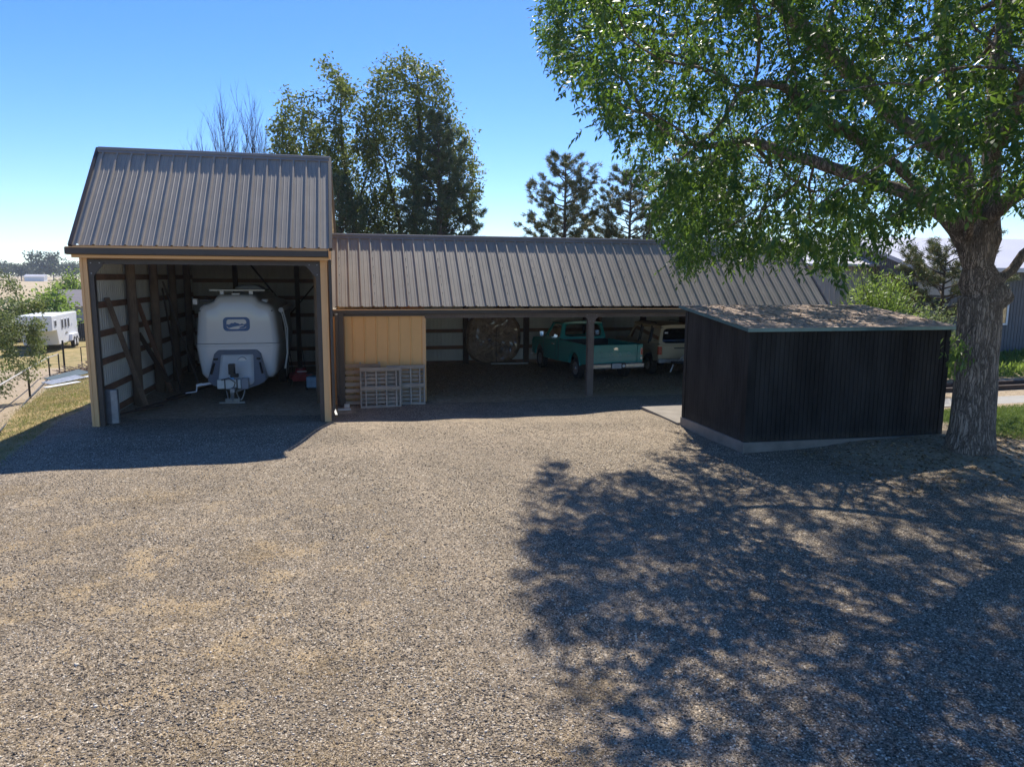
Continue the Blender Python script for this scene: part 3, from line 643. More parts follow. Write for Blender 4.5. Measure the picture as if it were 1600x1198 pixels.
ribsheet('wall_panel', M['galv'], lng, profile(wL-2.35, .152, .014, .022, False, .05), lambda s: (2.05+s, LB, -.1), lambda s: (2.05+s, LB, lBZ-.05), (0, -1, 0))
ribsheet('outer_siding', M['grey_wall'], lng, profile(wL, .305, .018, .03, False, .05), lambda s: (LX0+s, LB+.04, -.3), lambda s: (LX0+s, LB+.04, lBZ-.05), (0, 1, 0))
for z in (.05, .64, 1.29, 1.93, 2.4): bx('girt', M['wood_girt'], lng, 2.06, LX1-.05, LB-.06, LB-.016, z-.07, z+.07)
for x in (4.55, 7.0, 9.5, 12.0): bx('wall_post', M['wood_dark'], lng, x-.10, x+.10, LB-.24, LB-.062, -.1, lBZ-.06)
for x in (4.55, 7.0, 9.5, 12.0): bx('rafter', M['wood_dark'], lng, x-.03, x+.03, 19.53, LB-.25, 2.43, 2.62)
def lroof(y): return (lEZ+(y-LF)*(lRZ-lEZ)/2.0 if y < lRY else lRZ+(y-lRY)*(lBZ-lRZ)/(LB-lRY))-.05
pf = sorted(profile(LB-19.6, .152, .014, .022, False, .05)+[(lRY-19.6, 0)])
ribsheet('wall_panel', M['galv'], lng, pf, lambda s: (LX1-.08, 19.6+s, -.1), lambda s: (LX1-.08, 19.6+s, lroof(19.6+s)), (-1, 0, 0))
ribsheet('outer_siding', M['tan'], lng, pf, lambda s: (LX1-.05, 19.6+s, -.3), lambda s: (LX1-.05, 19.6+s, lroof(19.6+s)), (1, 0, 0))
# tack room filling the first bay
ribsheet('tack_room_wall', M['tan'], lng, profile(2.12, .305, .02, .03, False, .22), lambda s: (-.06+s, 19.48, -.3), lambda s: (-.06+s, 19.48, 2.36), (0, -1, 0))
ribsheet('tack_room_wall', M['tan'], lng, profile(LB-19.5, .305, .02, .03, False, .15), lambda s: (2.05, 19.5+s, -.3), lambda s: (2.05, 19.5+s, 2.7), (1, 0, 0))
bx('corner_trim', M['tan_trim'], lng, 1.99, 2.085, 19.445, 19.56, -.25, 2.355, .004)
bx('corner_trim', M['tan_trim'], lng, -.36, -.24, 19.40, 19.5, -.25, 2.36, .004)
MB().box(-.30, -.22, 19.10, 19.18, zq(-.25, 19.1)+.25, 2.40).beam((-.26, 19.14, zq(-.2, 19.1)+.28), (-.24, 18.85, zq(-.2, 18.8)+.10), .075, .075).build('downspout', M['trim_dark'], lng, .01)
# ---- dark shed at right
DX0, DX1, DF, DB = 7.51, 12.06, 12.32, 14.98
dk = empty('dark_garden_shed', (9.8, 13.65, 0), 0, 'small near-black grooved-board shed with a lean-to shingle roof beside the big tree', 'shed')
def dz(y): return 2.43+(y-DF)*(2.73-2.43)/(DB-DF)
M['board'] = plain('black_stained_board', (.026, .0245, .022), .8, 0, .35, 2.0, stretch=(1, 1, .25), spec=.15, c2=(.038, .036, .033))
def mud(m, z0, z1, col):
    nt = m.node_tree; bs = nt.nodes['Principled BSDF']; src = bs.inputs['Base Color'].links[0].from_socket; tc = nt.nodes.new('ShaderNodeTexCoord'); sx = nt.nodes.new('ShaderNodeSeparateXYZ'); nt.links.new(tc.outputs['Object'], sx.inputs[0])
    mr = N(nt, 'ShaderNodeMapRange'); mr.inputs['From Min'].default_value = z1; mr.inputs['From Max'].default_value = z0; nt.links.new(sx.outputs[2], mr.inputs[0])
    ml = N(nt, 'ShaderNodeMath', operation='MULTIPLY'); nt.links.new(mr.outputs[0], ml.inputs[0]); nt.links.new(ramp(nt, noise(nt, coords(nt), 9, 5, .75), [(.35, (0, 0, 0)), (.7, (.75, .75, .75))]), ml.inputs[1])
    nt.links.new(mixc(nt, ml.outputs[0], src, col), bs.inputs['Base Color'])
mud(M['board'], .18, .40, (.10, .085, .065)); mud(M['tan'], -.1, .35, (.30, .22, .14))
def grooves(w, sp=.1, gd=.012, gw=.008):
    out = [(0, 0)]; s = sp*.6
    while s < w-.03: out += [(s-gw, 0), (s-gw*.6, -gd), (s+gw*.6, -gd), (s+gw, 0)]; s += sp
    return out+[(w, 0)]
ribsheet('wall', M['board'], dk, grooves(DX1-DX0), lambda s: (DX0+s, DF, .21-.04*s/4.5), lambda s: (DX0+s, DF, dz(DF)-.02), (0, -1, 0))
ribsheet('wall', M['board'], dk, grooves(DB-DF), lambda s: (DX0, DF+s, .21-.02*s), lambda s: (DX0, DF+s, dz(DF+s)-.02), (-1, 0, 0))
ribsheet('wall', M['board'], dk, grooves(DB-DF), lambda s: (DX1, DF+s, .17), lambda s: (DX1, DF+s, dz(DF+s)-.02), (1, 0, 0))
ribsheet('wall', M['board'], dk, grooves(DX1-DX0), lambda s: (DX0+s, DB, .17), lambda s: (DX0+s, DB, dz(DB)-.02), (0, 1, 0))
for x, y in ((DX0, DF), (DX1, DF), (DX0, DB), (DX1, DB)):
    sx = -1 if x == DX0 else 1; sy = -1 if y == DF else 1
    bx('corner_board', M['board'], dk, min(x-sx*.09, x+sx*.02), max(x-sx*.09, x+sx*.02), min(y-sy*.09, y+sy*.02), max(y-sy*.09, y+sy*.02), .19, dz(y)-.03)
M['shingle'] = plain('brown_shingles', (.36, .26, .20), .95, 0, .35, 12, .006, c2=(.50, .38, .30), bscale=60)
mb = MB(); nrow = 16
for i in range(nrow):
    y0 = DF-.13+(DB-DF+.26)*i/nrow; y1 = DF-.13+(DB-DF+.26)*(i+1)/nrow
    z0 = dz(y0)+.028; z1 = dz(y1)+.018
    x = DX0-.12; 
    while x < DX1+.12-.01:
        w = min(random.uniform(.25, .36), DX1+.12-x); dzj = random.uniform(0, .006)
        mb.add([(x, y0, z0+dzj), (x+w-.006, y0, z0+dzj), (x+w-.006, y1, z1+dzj), (x, y1, z1+dzj), (x, y0, z0-.012), (x+w-.006, y0, z0-.012)], [(0, 1, 2, 3), (4, 5, 1, 0)]); x += w
rf = mb.build('roof', M['shingle'], dk)
MB().prism([(DF-.13, dz(DF-.13)-.05), (DB+.13, dz(DB+.13)-.05), (DB+.13, dz(DB+.13)+.008), (DF-.13, dz(DF-.13)+.008)], 'x', DX0-.12, DX1+.12).build('roof_deck', M['board'], rf)
M['drip'] = plain('teal_drip_edge', (.10, .20, .22), .3, .3, .2, 4)
mb = MB(); mb.box(DX0-.13, DX1+.13, DF-.145, DF-.13, dz(DF-.13)-.045, dz(DF-.13)+.022)
mb.beam((DX0-.128, DF-.14, dz(DF-.14)-.01), (DX0-.128, DB+.14, dz(DB+.14)-.01), .014, .06); mb.beam((DX1+.128, DF-.14, dz(DF-.14)-.01), (DX1+.128, DB+.14, dz(DB+.14)-.01), .014, .06); mb.build('drip_edge', M['drip'], rf)
MB().prism([(DX0-.04, -.25), (DX1+.04, -.25), (DX1+.04, .165), (DX0-.04, .205)], 'y', DF-.04, DB+.04).build('foundation', M['concrete'], dk, .01)
# debris on the roof
mb = MB()
for i in range(260):
    x = random.uniform(DX0, DX1); y = random.uniform(DF, DB); l = random.uniform(.02, .12 if i % 12 else .4); a = random.uniform(0, 3.14); z = dz(y)+.042
    mb.beam((x, y, z), (x+l*math.cos(a), y+l*math.sin(a), z+.11*l*math.sin(a)+.004), .008, .008)
tag(mb.build('fallen_twigs', M['bark_far']), 'fallen twigs and bits of leaf scattered on the dark shed roof', 'twigs', kind='stuff')
# slab / path
sb = MB().prism([(7.42, 15.05), (7.45, 17.35), (10.5, 17.4), (10.5, 15.05)], 'z', -.10, .055).build('concrete_slab', M['concrete'], None, .01); tag(sb, kind='structure')
pth = MB().prism([(12.1, 15.65), (30, 16.3), (30, 17.15), (12.1, 16.75), ], 'z', -.06, .035).build('path', plain('pale_path_concrete', (.33, .315, .29), .9, 0, .1, 2), None, .005); tag(pth, kind='structure')
for k, (y, l) in enumerate(((17.7, 0), (18.5, .4))):
    mb = MB().beam((12.4+l, y, .07), (26, y+.75, .07), .12, .14); tag(mb.build('edging_timber', M['wood_dark'], None, .01), ['dark landscape timber edging nearest the concrete path', 'dark landscape timber edging below the leafy bed'][k], 'edging timber')

# ------------------------------------------------------------------ background buildings
wk = empty('workshop_building', (22, 31, 0), 0, 'pale grey ribbed metal building with a bright metal roof behind the long shed', 'building')
def P2(a, b, t): return (a[0]+(b[0]-a[0])*t, a[1]+(b[1]-a[1])*t)
A, B = (18.0, 29.6), (29.5, 28.4); Lw = math.dist(A, B); nv = ((B[1]-A[1])/Lw, -(B[0]-A[0])/Lw, 0)
ribsheet('wall', M['grey_wall'], wk, profile(Lw, .25, .02, .035, False), lambda s: (*P2(A, B, s/Lw), -.5), lambda s: (*P2(A, B, s/Lw), 4.0), nv)
mb = MB(); mb.add([(A[0]-.3, A[1]-.35, 3.98), (B[0]+.3, B[1]-.35, 3.98), (B[0]+.6, B[1]+6, 5.5), (A[0]+.0, A[1]+6, 5.5), (A[0]-.3, A[1]-.35, 4.08), (B[0]+.3, B[1]-.35, 4.08), (B[0]+.6, B[1]+6, 5.6), (A[0], A[1]+6, 5.6)],
       [(0, 3, 2, 1), (4, 5, 6, 7), (0, 1, 5, 4), (1, 2, 6, 5), (2, 3, 7, 6), (3, 0, 4, 7)]); mb.build('roof', M['pale_roof'], wk)
mb = MB(); mb.add([(A[0], A[1], -.5), (A[0]+.3, A[1]+6, -.5), (A[0]+.3, A[1]+6, 5.5), (A[0], A[1], 4.0)], [(0, 1, 2, 3)]); mb.build('side_wall', M['grey_wall'], wk)
wi = bx('window', M['shade_in'], wk, 19.05, 19.75, 29.38, 29.43, 2.1, 2.9); bx('window_frame', M['tan_trim'], wi, 19.75, 19.85, 29.36, 29.43, 2.0, 3.0)
hs_ = empty('slate_house', (31, 26, 0), 0, 'slate-blue board-sided house with a white-trimmed window behind the big trunk', 'house')
A2, B2 = (23.6, 26.0), (40, 24.3); L2 = math.dist(A2, B2); nv2 = ((B2[1]-A2[1])/L2, -(B2[0]-A2[0])/L2, 0)
ribsheet('wall', M['slate_wall'], hs_, grooves(L2, .15, .02, .012), lambda s: (*P2(A2, B2, s/L2), -.5), lambda s: (*P2(A2, B2, s/L2), 3.75), nv2)
ribsheet('gable_wall', M['slate_wall'], hs_, grooves(5, .15, .02, .012), lambda s: (A2[0]+s*.1, A2[1]+s, -.5), lambda s: (A2[0]+s*.1, A2[1]+s, 3.75+s*.3), (-1, .1, 0))
mb = MB(); mb.add([(A2[0]-.5, A2[1]-.55, 3.72), (B2[0], B2[1]-.6, 3.72), (B2[0]+.5, B2[1]+5, 5.3), (A2[0]+.2, A2[1]+5, 5.3), (A2[0]-.5, A2[1]-.55, 3.9), (B2[0], B2[1]-.6, 3.9), (B2[0]+.5, B2[1]+5, 5.45), (A2[0]+.2, A2[1]+5, 5.45)],
       [(0, 3, 2, 1), (4, 5, 6, 7), (0, 1, 5, 4), (1, 2, 6, 5), (2, 3, 7, 6), (3, 0, 4, 7)]); mb.build('roof', M['pale_roof'], hs_)
def on_wall(name, mat, par, s0, s1, z0, z1, off, th):
    u = Vector(((B2[0]-A2[0])/L2, (B2[1]-A2[1])/L2, 0)); n = Vector(nv2); o = Vector((*A2, 0))
    mb = MB(); p = o+u*s0+n*off; q = o+u*s1+n*off; vs = []
    for zz in (z0, z1):
        vs += [p+Vector((0, 0, zz)), q+Vector((0, 0, zz)), q+n*th+Vector((0, 0, zz)), p+n*th+Vector((0, 0, zz))]
    mb.add(vs, [(0, 1, 2, 3), (7, 6, 5, 4), (0, 4, 5, 1), (1, 5, 6, 2), (2, 6, 7, 3), (3, 7, 4, 0)]); return mb.build(name, mat, par)
wi = on_wall('window', M['curtain'], hs_, 3.55, 4.25, 1.55, 2.70, .004, .02)
for a_, b_, c_, d_ in ((3.47, 3.55, 1.47, 2.78), (4.25, 4.33, 1.47, 2.78), (3.55, 4.25, 1.47, 1.55), (3.55, 4.25, 2.70, 2.78)): on_wall('window_frame', M['white'], wi, a_, b_, c_, d_, .004, .05)
on_wall('window_pane', M['glass'], wi, 3.551, 4.249, 1.551, 2.699, .03, .008)
on_wall('upper_panel', M['grey_wall'], hs_, .0, 2.6, 2.75, 3.7, .02, .03)
on_wall('wall_lamp', M['white'], hs_, 1.2, 1.3, 1.75, 1.85, .02, .10)
# neighbour's house, dark board fence, trailer lot at far left
nh = empty('neighbour_house', (-25.5, 80, zq(-25, 80)), 0, 'low pale house with a grey shingle roof beyond the horse trailer', 'house')
zb = zq(-25, 80)
MB().box(-27.3, -17, 77, 84, -.3+0, 3.0).build('wall', M['grey_wall'], nh).location = (25.5, -80, 0)
MB().prism([(76.4, 2.9), (80.5, 4.4), (84.6, 2.9)], 'x', -27.8, -16.5).build('roof', M['house_roof'], nh).location = (25.5, -80, 0)
w_ = MB().box(-26.6, -25.7, 76.93, 76.99, 1.2, 2.4).build('window', M['shade_in'], nh); w_.location = (25.5, -80, 0)
w2 = MB().box(-25.66, -25.5, 76.9, 76.98, 1.0, 2.6).build('window_trim', M['white'], nh); w2.location = (25.5, -80, 0)
fe = empty('board_fence', (-24, 71, zq(-24, 71)), 0, 'dark stained board fence running between the horse trailer and the pale house', 'fence')
mb = MB(); x = -34
while x < -12: mb.box(x, x+.14, 71-.012, 71+.012, -.1, 1.75+random.uniform(-.02, .02)); x += .16
mb.build('fence_boards', plain('dark_fence_boards', (.05, .052, .06), .8, 0, .3, 2), fe).location = (24, -71, 0)
for x in np.arange(-34, -12, 2.4): MB().box(x-.05, x+.05, 71.02, 71.12, -.2, 1.7).build('fence_post', M['wood_dark'], fe).location = (24, -71, 0)
# horse trailer (gooseneck), long axis pointing away to the right
ht = empty('horse_trailer', (-22.24, 59.9, zq(-22.24, 59.9)), math.radians(7), 'white gooseneck horse trailer parked on the grass by the board fence', 'trailer')
# local: x right, y back (length), side facing camera = -x? built with front at y=0
mb = MB(); mb.prism([(0, .45), (6.4, .45), (6.4, 2.45), (-1.7, 2.45), (-1.7, 1.45), (-.45, 1.45)], 'x', -1.05, 1.05); mb.build('body', M['white'], ht, .05)
for i, y0 in enumerate((.95, 1.95, 2.95)):
    w = MB().box(1.053, 1.075, y0, y0+.62, 1.45, 2.15).build('window', M['white'], ht, .03); MB().box(1.076, 1.09, y0+.08, y0+.54, 1.52, 2.08).build('pane', M['shade_in'], w)
w = MB().box(1.053, 1.075, -1.15, -.45, 1.7, 2.15).build('window', M['white'], ht, .03); MB().box(1.076, 1.09, -1.05, -.55, 1.76, 2.1).build('pane', M['shade_in'], w)
MB().tube([(1.08, 1.9+.1*i, 1.05+.12*math.sin(i*.35)) for i in range(10)], [.01+.02*math.sin(i*.35) for i in range(10)], 5).build('side_stripe', M['black'], ht)
MB().prism([(3.0, .5), (3.3, .95), (5.4, .95), (5.7, .5)], 'x', 1.053, 1.25).build('fender', M['white'], ht, .03)
for y0 in (3.9, 4.8):
    w = MB().tube([(1.06, y0, .38), (1.28, y0, .38)], .38, 20).build('wheel', M['rubber'], ht); MB().tube([(1.27, y0, .38), (1.30, y0, .38)], .2, 16).build('rim', M['white'], w)
    w = MB().tube([(-1.28, y0, .38), (-1.06, y0, .38)], .38, 20).build('wheel', M['rubber'], ht)
MB().beam((0, -1.4, 1.45), (0, -1.4, .7), .12, .12).beam((0, -1.1, 1.45), (0, -.2, .5), .1, .1).build('hitch', M['steel'], ht)
MB().tube([(-.5, -.32, .95), (-.5, -.22, .95)], .33, 18).build('spare_wheel', M['rubber'], ht); ht.scale = (1.1, 1.0, 1.12)
# ------------------------------------------------------------------ left yard fence and debris
pf_ = empty('pipe_fence', (-11, 30, zq(-11, 30)), 0, 'wire paddock fence on thin dark posts with a pale pipe top rail', 'fence')
o_ = Vector(pf_.location)
fp = [(-7.2, 16.8), (-10.35, 26.57), (-14.33, 39.23), (-14.9, 42.1)]
for i, (x, y) in enumerate(fp):
    z = zq(x, y); MB().tube([(x, y, z-.2), (x, y, z+1.02)], .035, 8).build('fence_post', M['fence_metal'], pf_)
MB().tube([(x, y, zq(x, y)+1.0) for x, y in fp], .024, 8).build('top_rail', M['pipe'], pf_)
MB().tube([(x, y, zq(x, y)+.06) for x, y in fp], .02, 6).build('bottom_rail', M['fence_metal'], pf_)
fb = [(-14.9, 42.1), (-13.9, 42.4), (-11.0, 43.2), (-7.0, 44.4)]
for (x, y) in fb[1:]: MB().tube([(x, y, zq(x, y)-.2), (x, y, zq(x, y)+1.3)], .025, 8).build('fence_post', M['fence_metal'], pf_)
MB().tube([(x, y, zq(x, y)+1.28) for x, y in fb], .02, 6).build('cross_rail', M['fence_metal'], pf_)
for x, y in ((-14.75, 42.4),): MB().tube([(x, y, zq(x, y)-.2), (x, y, zq(x, y)+1.7)], .05, 8).build('gate_post', M['fence_metal'], pf_)
for ch in pf_.children: ch.location = -o_
# metal sheets and boards lying in the grass
def lying(name, mat, x, y, l, w, a, h, lab, cat, tilt=.05, th=.03, zo=0):
    z = zq(x, y); o = MB().box(-l/2, l/2, -w/2, w/2, 0, th).build(name, mat, None, .004); o.location = (x, y, z+h+zo); o.rotation_euler = (tilt, -tilt, a); tag(o, lab, cat); return o
M['sheet_green'] = plain('greenish_sheet', (.07, .10, .10), .5, .2, .2, 3)
lying('metal_sheet', M['sheet_green'], -12.5, 36.2, 1.7, .8, .95, .22, 'grey-green metal sheet on top of the scrap pile by the fence', 'metal sheet', .12)
lying('metal_sheet', M['steel'], -12.2, 34.9, 1.6, .7, .95, .10, 'grey metal sheet lower in the scrap pile by the fence', 'metal sheet', .08)
lying('board', M['offwhite'], -11.4, 32.4, 1.5, .28, 1.0, .05, 'pale board lying nearest the yard in front of the scrap pile', 'board', .03)
lying('board', M['offwhite'], -11.6, 36.4, 1.2, .4, .5, .08, 'short pale board right of the scrap pile', 'board', .05)
mb = MB(); 
for i in range(420):
    a = random.uniform(0, 6.28); r = random.random()**.5; x = -12.6+r*1.6*math.cos(a); y = 41.3+r*1.2*math.sin(a); z = zq(x, y)+(1-r)*.75*random.random()
    l = random.uniform(.25, .9); b = random.uniform(0, 6.28); mb.beam((x, y, z), (x+l*math.cos(b), y+l*math.sin(b), z+random.uniform(-.1, .25)), .03, .03)
tag(mb.build('brush_pile', plain('dead_brush', (.30, .22, .15), .9, 0, .4, 6)), 'heap of dead brush and prunings behind the tall shed', 'brush pile', kind='stuff')

# ------------------------------------------------------------------ props
def pallet(name, x0, x1, z0, z1, y, label, kind, lean=.12, grp='pallets leaning on the tan wall'):
    w, h = x1-x0, z1-z0
    root = empty(name, (x0, y, z0), 0, label, 'pallet', grp); root.rotation_euler = (-lean, 0, 0)
    mt = M['wood_grey'] if kind != 'warm' else M['wood_warm']
    if kind == 'warm':
        for x in (0, w/2-.02, w-.045): MB().box(x, x+.045, 0, .09, 0, h).build('stringer', M['wood_greyz'], root)
        for i in range(7):
            z = h*(i+.15)/7; MB().box(-.01, w+.01, -.02, 0, z, z+h*.082).build('deck_board', M['wood_warm'] if i in (1, 4, 5, 6) else M['wood_grey'], root)
    else:
        for x in kind: MB().box(x, x+.036, -.10, 0, 0, h).build('stringer', M['wood_greyz'], root)
        for z in (0, h/2-.045, h-.065): MB().box(-.0, w, -.121, -.101, z, z+(.09 if z else .05)).build('bottom_board', M['wood_grey'], root)
        nb = 10
        for i in range(nb):
            z = h*i/nb+random.uniform(0, .01); MB().box(0, w, .001, .021, z, z+h/nb*.72).build('deck_board', M['wood_grey'], root)
    return root
pallet('wooden_pallet', -.20, .84, -.02, 1.12, 19.22, 'brownish wooden pallet showing wide deck boards, leftmost and rearmost', 'warm', .05)
pallet('wooden_pallet', .30, 1.36, -.06, .98, 18.98, 'grey wooden pallet leaning in front of the other two, slatted underside outward', [0, .13, .40, .66, .92, 1.02], .12)
pallet('wooden_pallet', 1.0, 2.02, -.04, 1.0, 19.20, 'grey wooden pallet leaning at the right end of the tan wall', [0, .37, .62, .86, .98], .10)
# white-grey pair of things at the left post: bundled roofing panels standing on end
cn = MB().prism([(-.13, -.06), (.0, -.09), (.13, -.05), (.13, .07), (-.13, .07)], 'z', 0, .78).build('panel_bundle', M['steel'], None, .02); cn.location = (-5.2, 17.55, zq(-5.2, 17.55)); tag(cn, 'short bundle of grey metal offcuts standing inside the left corner post', 'metal bundle')
# planks leaning on the left inner wall
planks = [((-4.95, 19.3, .15), (-5.30, 18.05, 2.85), 'wood_post', 'reddish-brown plank leaning across the first bay of the left wall'),
          ((-4.85, 21.5, .15), (-5.28, 20.4, 2.7), 'wood_girt_y', 'thin red-brown board leaning left of the second round post'),
          ((-4.80, 21.6, .15), (-5.25, 20.2, 1.9), 'wood_dark', 'short dark board leaning at the foot of the second round post'),
          ((-4.6, 23.9, .05), (-5.25, 23.1, 3.2), 'post_grey', 'tall thin grey pole leaning in the deep left corner'),
          ((-4.8, 22.4, .05), (-5.25, 23.0, 3.0), 'wood_dark', 'dark thin pole leaning right of the second round post')]
for i, (p, q, m_, lb) in enumerate(planks):
    tag(MB().beam(p, q, .12 if i < 3 else .04, .04).build('plank' if i < 3 else 'pole', M[m_]), lb, 'plank' if i < 3 else 'pole')
for i, (p, q) in enumerate((((-5.0, 18.6, .17), (-4.35, 21.4, .07)), ((-4.75, 20.6, .09), (-4.1, 23.4, .03)), ((-5.3, 17.8, .17), (-4.6, 19.4, .12)))):
    tag(MB().beam(p, q, .07, .035).build('batten', M['wood_dark']), ['thin batten on the floor along the left wall, middle one', 'thin batten on the floor reaching toward the trailer, rearmost', 'thin batten on the floor nearest the opening'][i], 'batten')
# big wrapped slab at back
m, nt, bs = new_mat('crinkled_clear_wrap'); v = coords(nt)
nz = noise(nt, v, 2.2, 5, .7, 1.5); n2 = noise(nt, v, 11, 5, .75, 2.0)
c = ramp(nt, nz, [(.30, (.09, .08, .07)), (.44, (.26, .17, .11)), (.60, (.44, .31, .21)), (.75, (.20, .19, .17))])
c = mixc(nt, ramp(nt, n2, [(.60, (0, 0, 0)), (.70, (.55, .55, .55))]), c, (.42, .37, .31)); nt.links.new(c, bs.inputs['Base Color'])
bs.inputs['Roughness'].default_value = .22; bs.inputs['Coat Weight'].default_value = .8; bump(nt, n2, .9, .03, bs); M['wrap'] = m
wr = empty('wrapped_tub', (5.60, 27.35, 0), 0, 'big round-cornered tub shell wrapped in crinkled clear plastic, standing on edge against the back wall', 'wrapped tub')
V_ = []; F_ = []; nr = 40
rings = [(.0, .32), (-.02, .22), (.02, .10), (.07, .02), (.16, -.02), (.26, .02), (.36, .05), (.48, .06), (.60, .065), (.72, .07), (.84, .07), (.96, .07)]
for k, (ins, yy_) in enumerate(rings):
    for i in range(nr):
        t = 2*math.pi*i/nr; e = 2.9; cx_ = abs(math.cos(t))**(2/e)*math.copysign(1, math.cos(t)); cz_ = abs(math.sin(t))**(2/e)*math.copysign(1, math.sin(t))
        w = (1.07-ins)+.02*random.uniform(-1, 1); h = (1.0-ins*.95)+.02*random.uniform(-1, 1); V_.append((w*cx_, yy_+random.uniform(-.02, .02), 1.04+h*cz_))
for k in range(len(rings)-1):
    for i in range(nr): F_.append((k*nr+i, k*nr+(i+1) % nr, (k+1)*nr+(i+1) % nr, (k+1)*nr+i))
F_.append(tuple((len(rings)-1)*nr+i for i in range(nr))); F_.append(tuple(reversed(range(nr))))
mb = MB(); mb.v = V_; mb.f = F_; mb.build('shell', M['wrap'], wr)
MB().beam((-.15, -.12, .05), (1.3, -.2, .05), .1, .04).build('support_board', M['offwhite'], wr)
MB().tube([(.08, -.03, .1), (.05, -.05, 1.0), (.1, -.02, 1.5)], .012, 5).build('strap', M['wood_dark'], wr)

# --- travel trailer, local frame: front face at y=0, x centred, length to +y
tr = empty('travel_trailer', (-2.94, 20.9, 0), 0, 'rounded pale grey fibreglass travel trailer with a blue landscape emblem inside the tall shed', 'travel trailer')
half = [(0, .50), (.55, .50), (.90, .54), (1.0, .66), (1.05, 1.0), (1.105, 1.40), (1.115, 1.48), (1.105, 1.50), (1.10, 1.56), (1.06, 2.0), (1.02, 2.36), (.97, 2.52), (.86, 2.61), (.68, 2.66), (.60, 2.70), (.52, 2.82), (.42, 2.86), (0, 2.88)]
sec = half+[(-x, z) for x, z in reversed(half[1:-1])]
st = [(-.055, .30), (-.05, .62), (-.035, .82), (-.012, .90), (.03, .945), (.10, .972), (.22, .988), (.45, .997), (.8, 1), (2.5, 1), (4.8, 1), (5.2, .985), (5.45, .93), (5.55, .8)]
V_ = []; cz = 1.55
for y, s in st: V_ += [(x*s, y, cz+(z-cz)*s) for x, z in sec]
n = len(sec); F_ = [(k*n+i, k*n+(i+1) % n, (k+1)*n+(i+1) % n, (k+1)*n+i) for k in range(len(st)-1) for i in range(n)]
F_.append(tuple(range(n))); F_.append(tuple(reversed([(len(st)-1)*n+i for i in range(n)])))
mb = MB(); mb.v = V_; mb.f = F_; body = mb.build('body', M['hull'], tr, smooth=True)
# belt moulding in two thin lines
for z in (1.455, 1.525):
    pts = [(1.124*s, y-.006, z) for y, s in st[:10]]; pts = [(-p[0], p[1], p[2]) for p in reversed(pts)]+pts
    MB().tube(pts, .011, 5).build('belt_moulding', M['steel'] if z > 1.5 else M['hull'], tr)
# emblem
def rrect(w, h, r, n=6, cx=0, cz=0):
    p = []
    for sx, sz, a0 in ((1, 1, 0), (-1, 1, 90), (-1, -1, 180), (1, -1, 270)):
        for i in range(n+1):
            a = math.radians(a0+90*i/n); p.append((cx+sx*(w-r)+r*math.cos(a), cz+sz*(h-r)+r*math.sin(a)))
    return p
EZc = 2.06
em = MB().prism(rrect(.345, .19, .11, cz=EZc), 'y', -.064, -.0565).build('emblem', M['blue_logo'], tr)
MB().prism(rrect(.255, .125, .07, cz=EZc+.005), 'y', -.068, -.0645).build('emblem_sky', M['hull'], em)
hill = [(-.255, -.05), (-.25, .0), (-.19, -.01), (-.13, .03), (-.08, .025), (-.04, .055), (.0, .03), (.05, .02), (.09, -.01), (.14, .015), (.2, -.005), (.255, .02), (.255, -.06), (.20, -.11), (-.20, -.11)]
MB().prism([(x, EZc+z) for x, z in hill], 'y', -.072, -.0685).build('emblem_hills', M['blue_logo'], em)
MB().prism([(x, EZc+z) for x, z in [(.18, -.03), (.0, -.055), (-.10, -.075), (-.22, -.115), (-.14, -.135), (.02, -.135), (.10, -.115), (.06, -.085), (.20, -.045)]], 'y', -.076, -.0725).build('emblem_river', M['hull'], em)
for sx in (-1, 1):
    for nm, xz in (('marker_lamp', (.93*sx, 2.42)),): bx(nm, M['black'], tr, xz[0]-.02, xz[0]+.02, -.02, .03, xz[1]-.012, xz[1]+.012)
# nose cover
def fr_(zt_, yo): return zt_
nc = MB()
ft = [(-.50, 1.36), (.50, 1.36), (.60, 1.26), (.76, .56), (.60, .45), (.0, .28), (-.60, .45), (-.76, .56), (-.60, 1.26)]
yo = [-.12, -.12, -.14, -.42, -.55, -.78, -.55, -.42, -.14]
bk2 = [(x*1.03, z) for x, z in ft]
nv_ = len(ft); vs = [(x, y, z) for (x, z), y in zip(ft, yo)]+[(x, .12, z) for x, z in bk2]
inn = [(-.40, 1.24, -.20), (.40, 1.24, -.20), (.42, 1.20, -.21), (.46, .52, -.60), (.40, .46, -.64), (0, .40, -.76), (-.40, .46, -.64), (-.46, .52, -.60), (-.42, 1.20, -.21)]
vs += [(x, y, z) for x, z, y in inn]
fs = [(i, (i+1) % nv_, nv_+(i+1) % nv_, nv_+i) for i in range(nv_)]+[(i, (i+1) % nv_, 2*nv_+(i+1) % nv_, 2*nv_+i) for i in range(nv_)]
nc.add(vs, fs); nc.build('nose_cover', M['hull_grey'], tr, .03)
nc = MB().add([(x, y, z) for x, z, y in inn]+[(x*.9, y-.05, z) for x, z, y in inn], [(i, (i+1) % nv_, nv_+(i+1) % nv_, nv_+i) for i in range(nv_)]+[tuple(range(nv_, 2*nv_))])
cv = nc.build('tank_cover', M['hull'], tr, .03)
MB().tube([(.14, -.30, 1.06), (.14, -.33, 1.06)], .13, 20).build('cap_ring', M['hull_grey'], cv); MB().tube([(.14, -.32, 1.06), (.14, -.345, 1.06)], .11, 20).build('cap', M['hull'], cv)
for sx in (-1, 1):
    MB().beam((sx*.60, -.22, 1.12), (sx*.50, -.24, 1.13), .08, .05).build('latch', M['black'], tr); MB().beam((sx*.585, -.28, 1.02), (sx*.66, -.42, .74), .04, .05).build('handle', M['black'], tr)
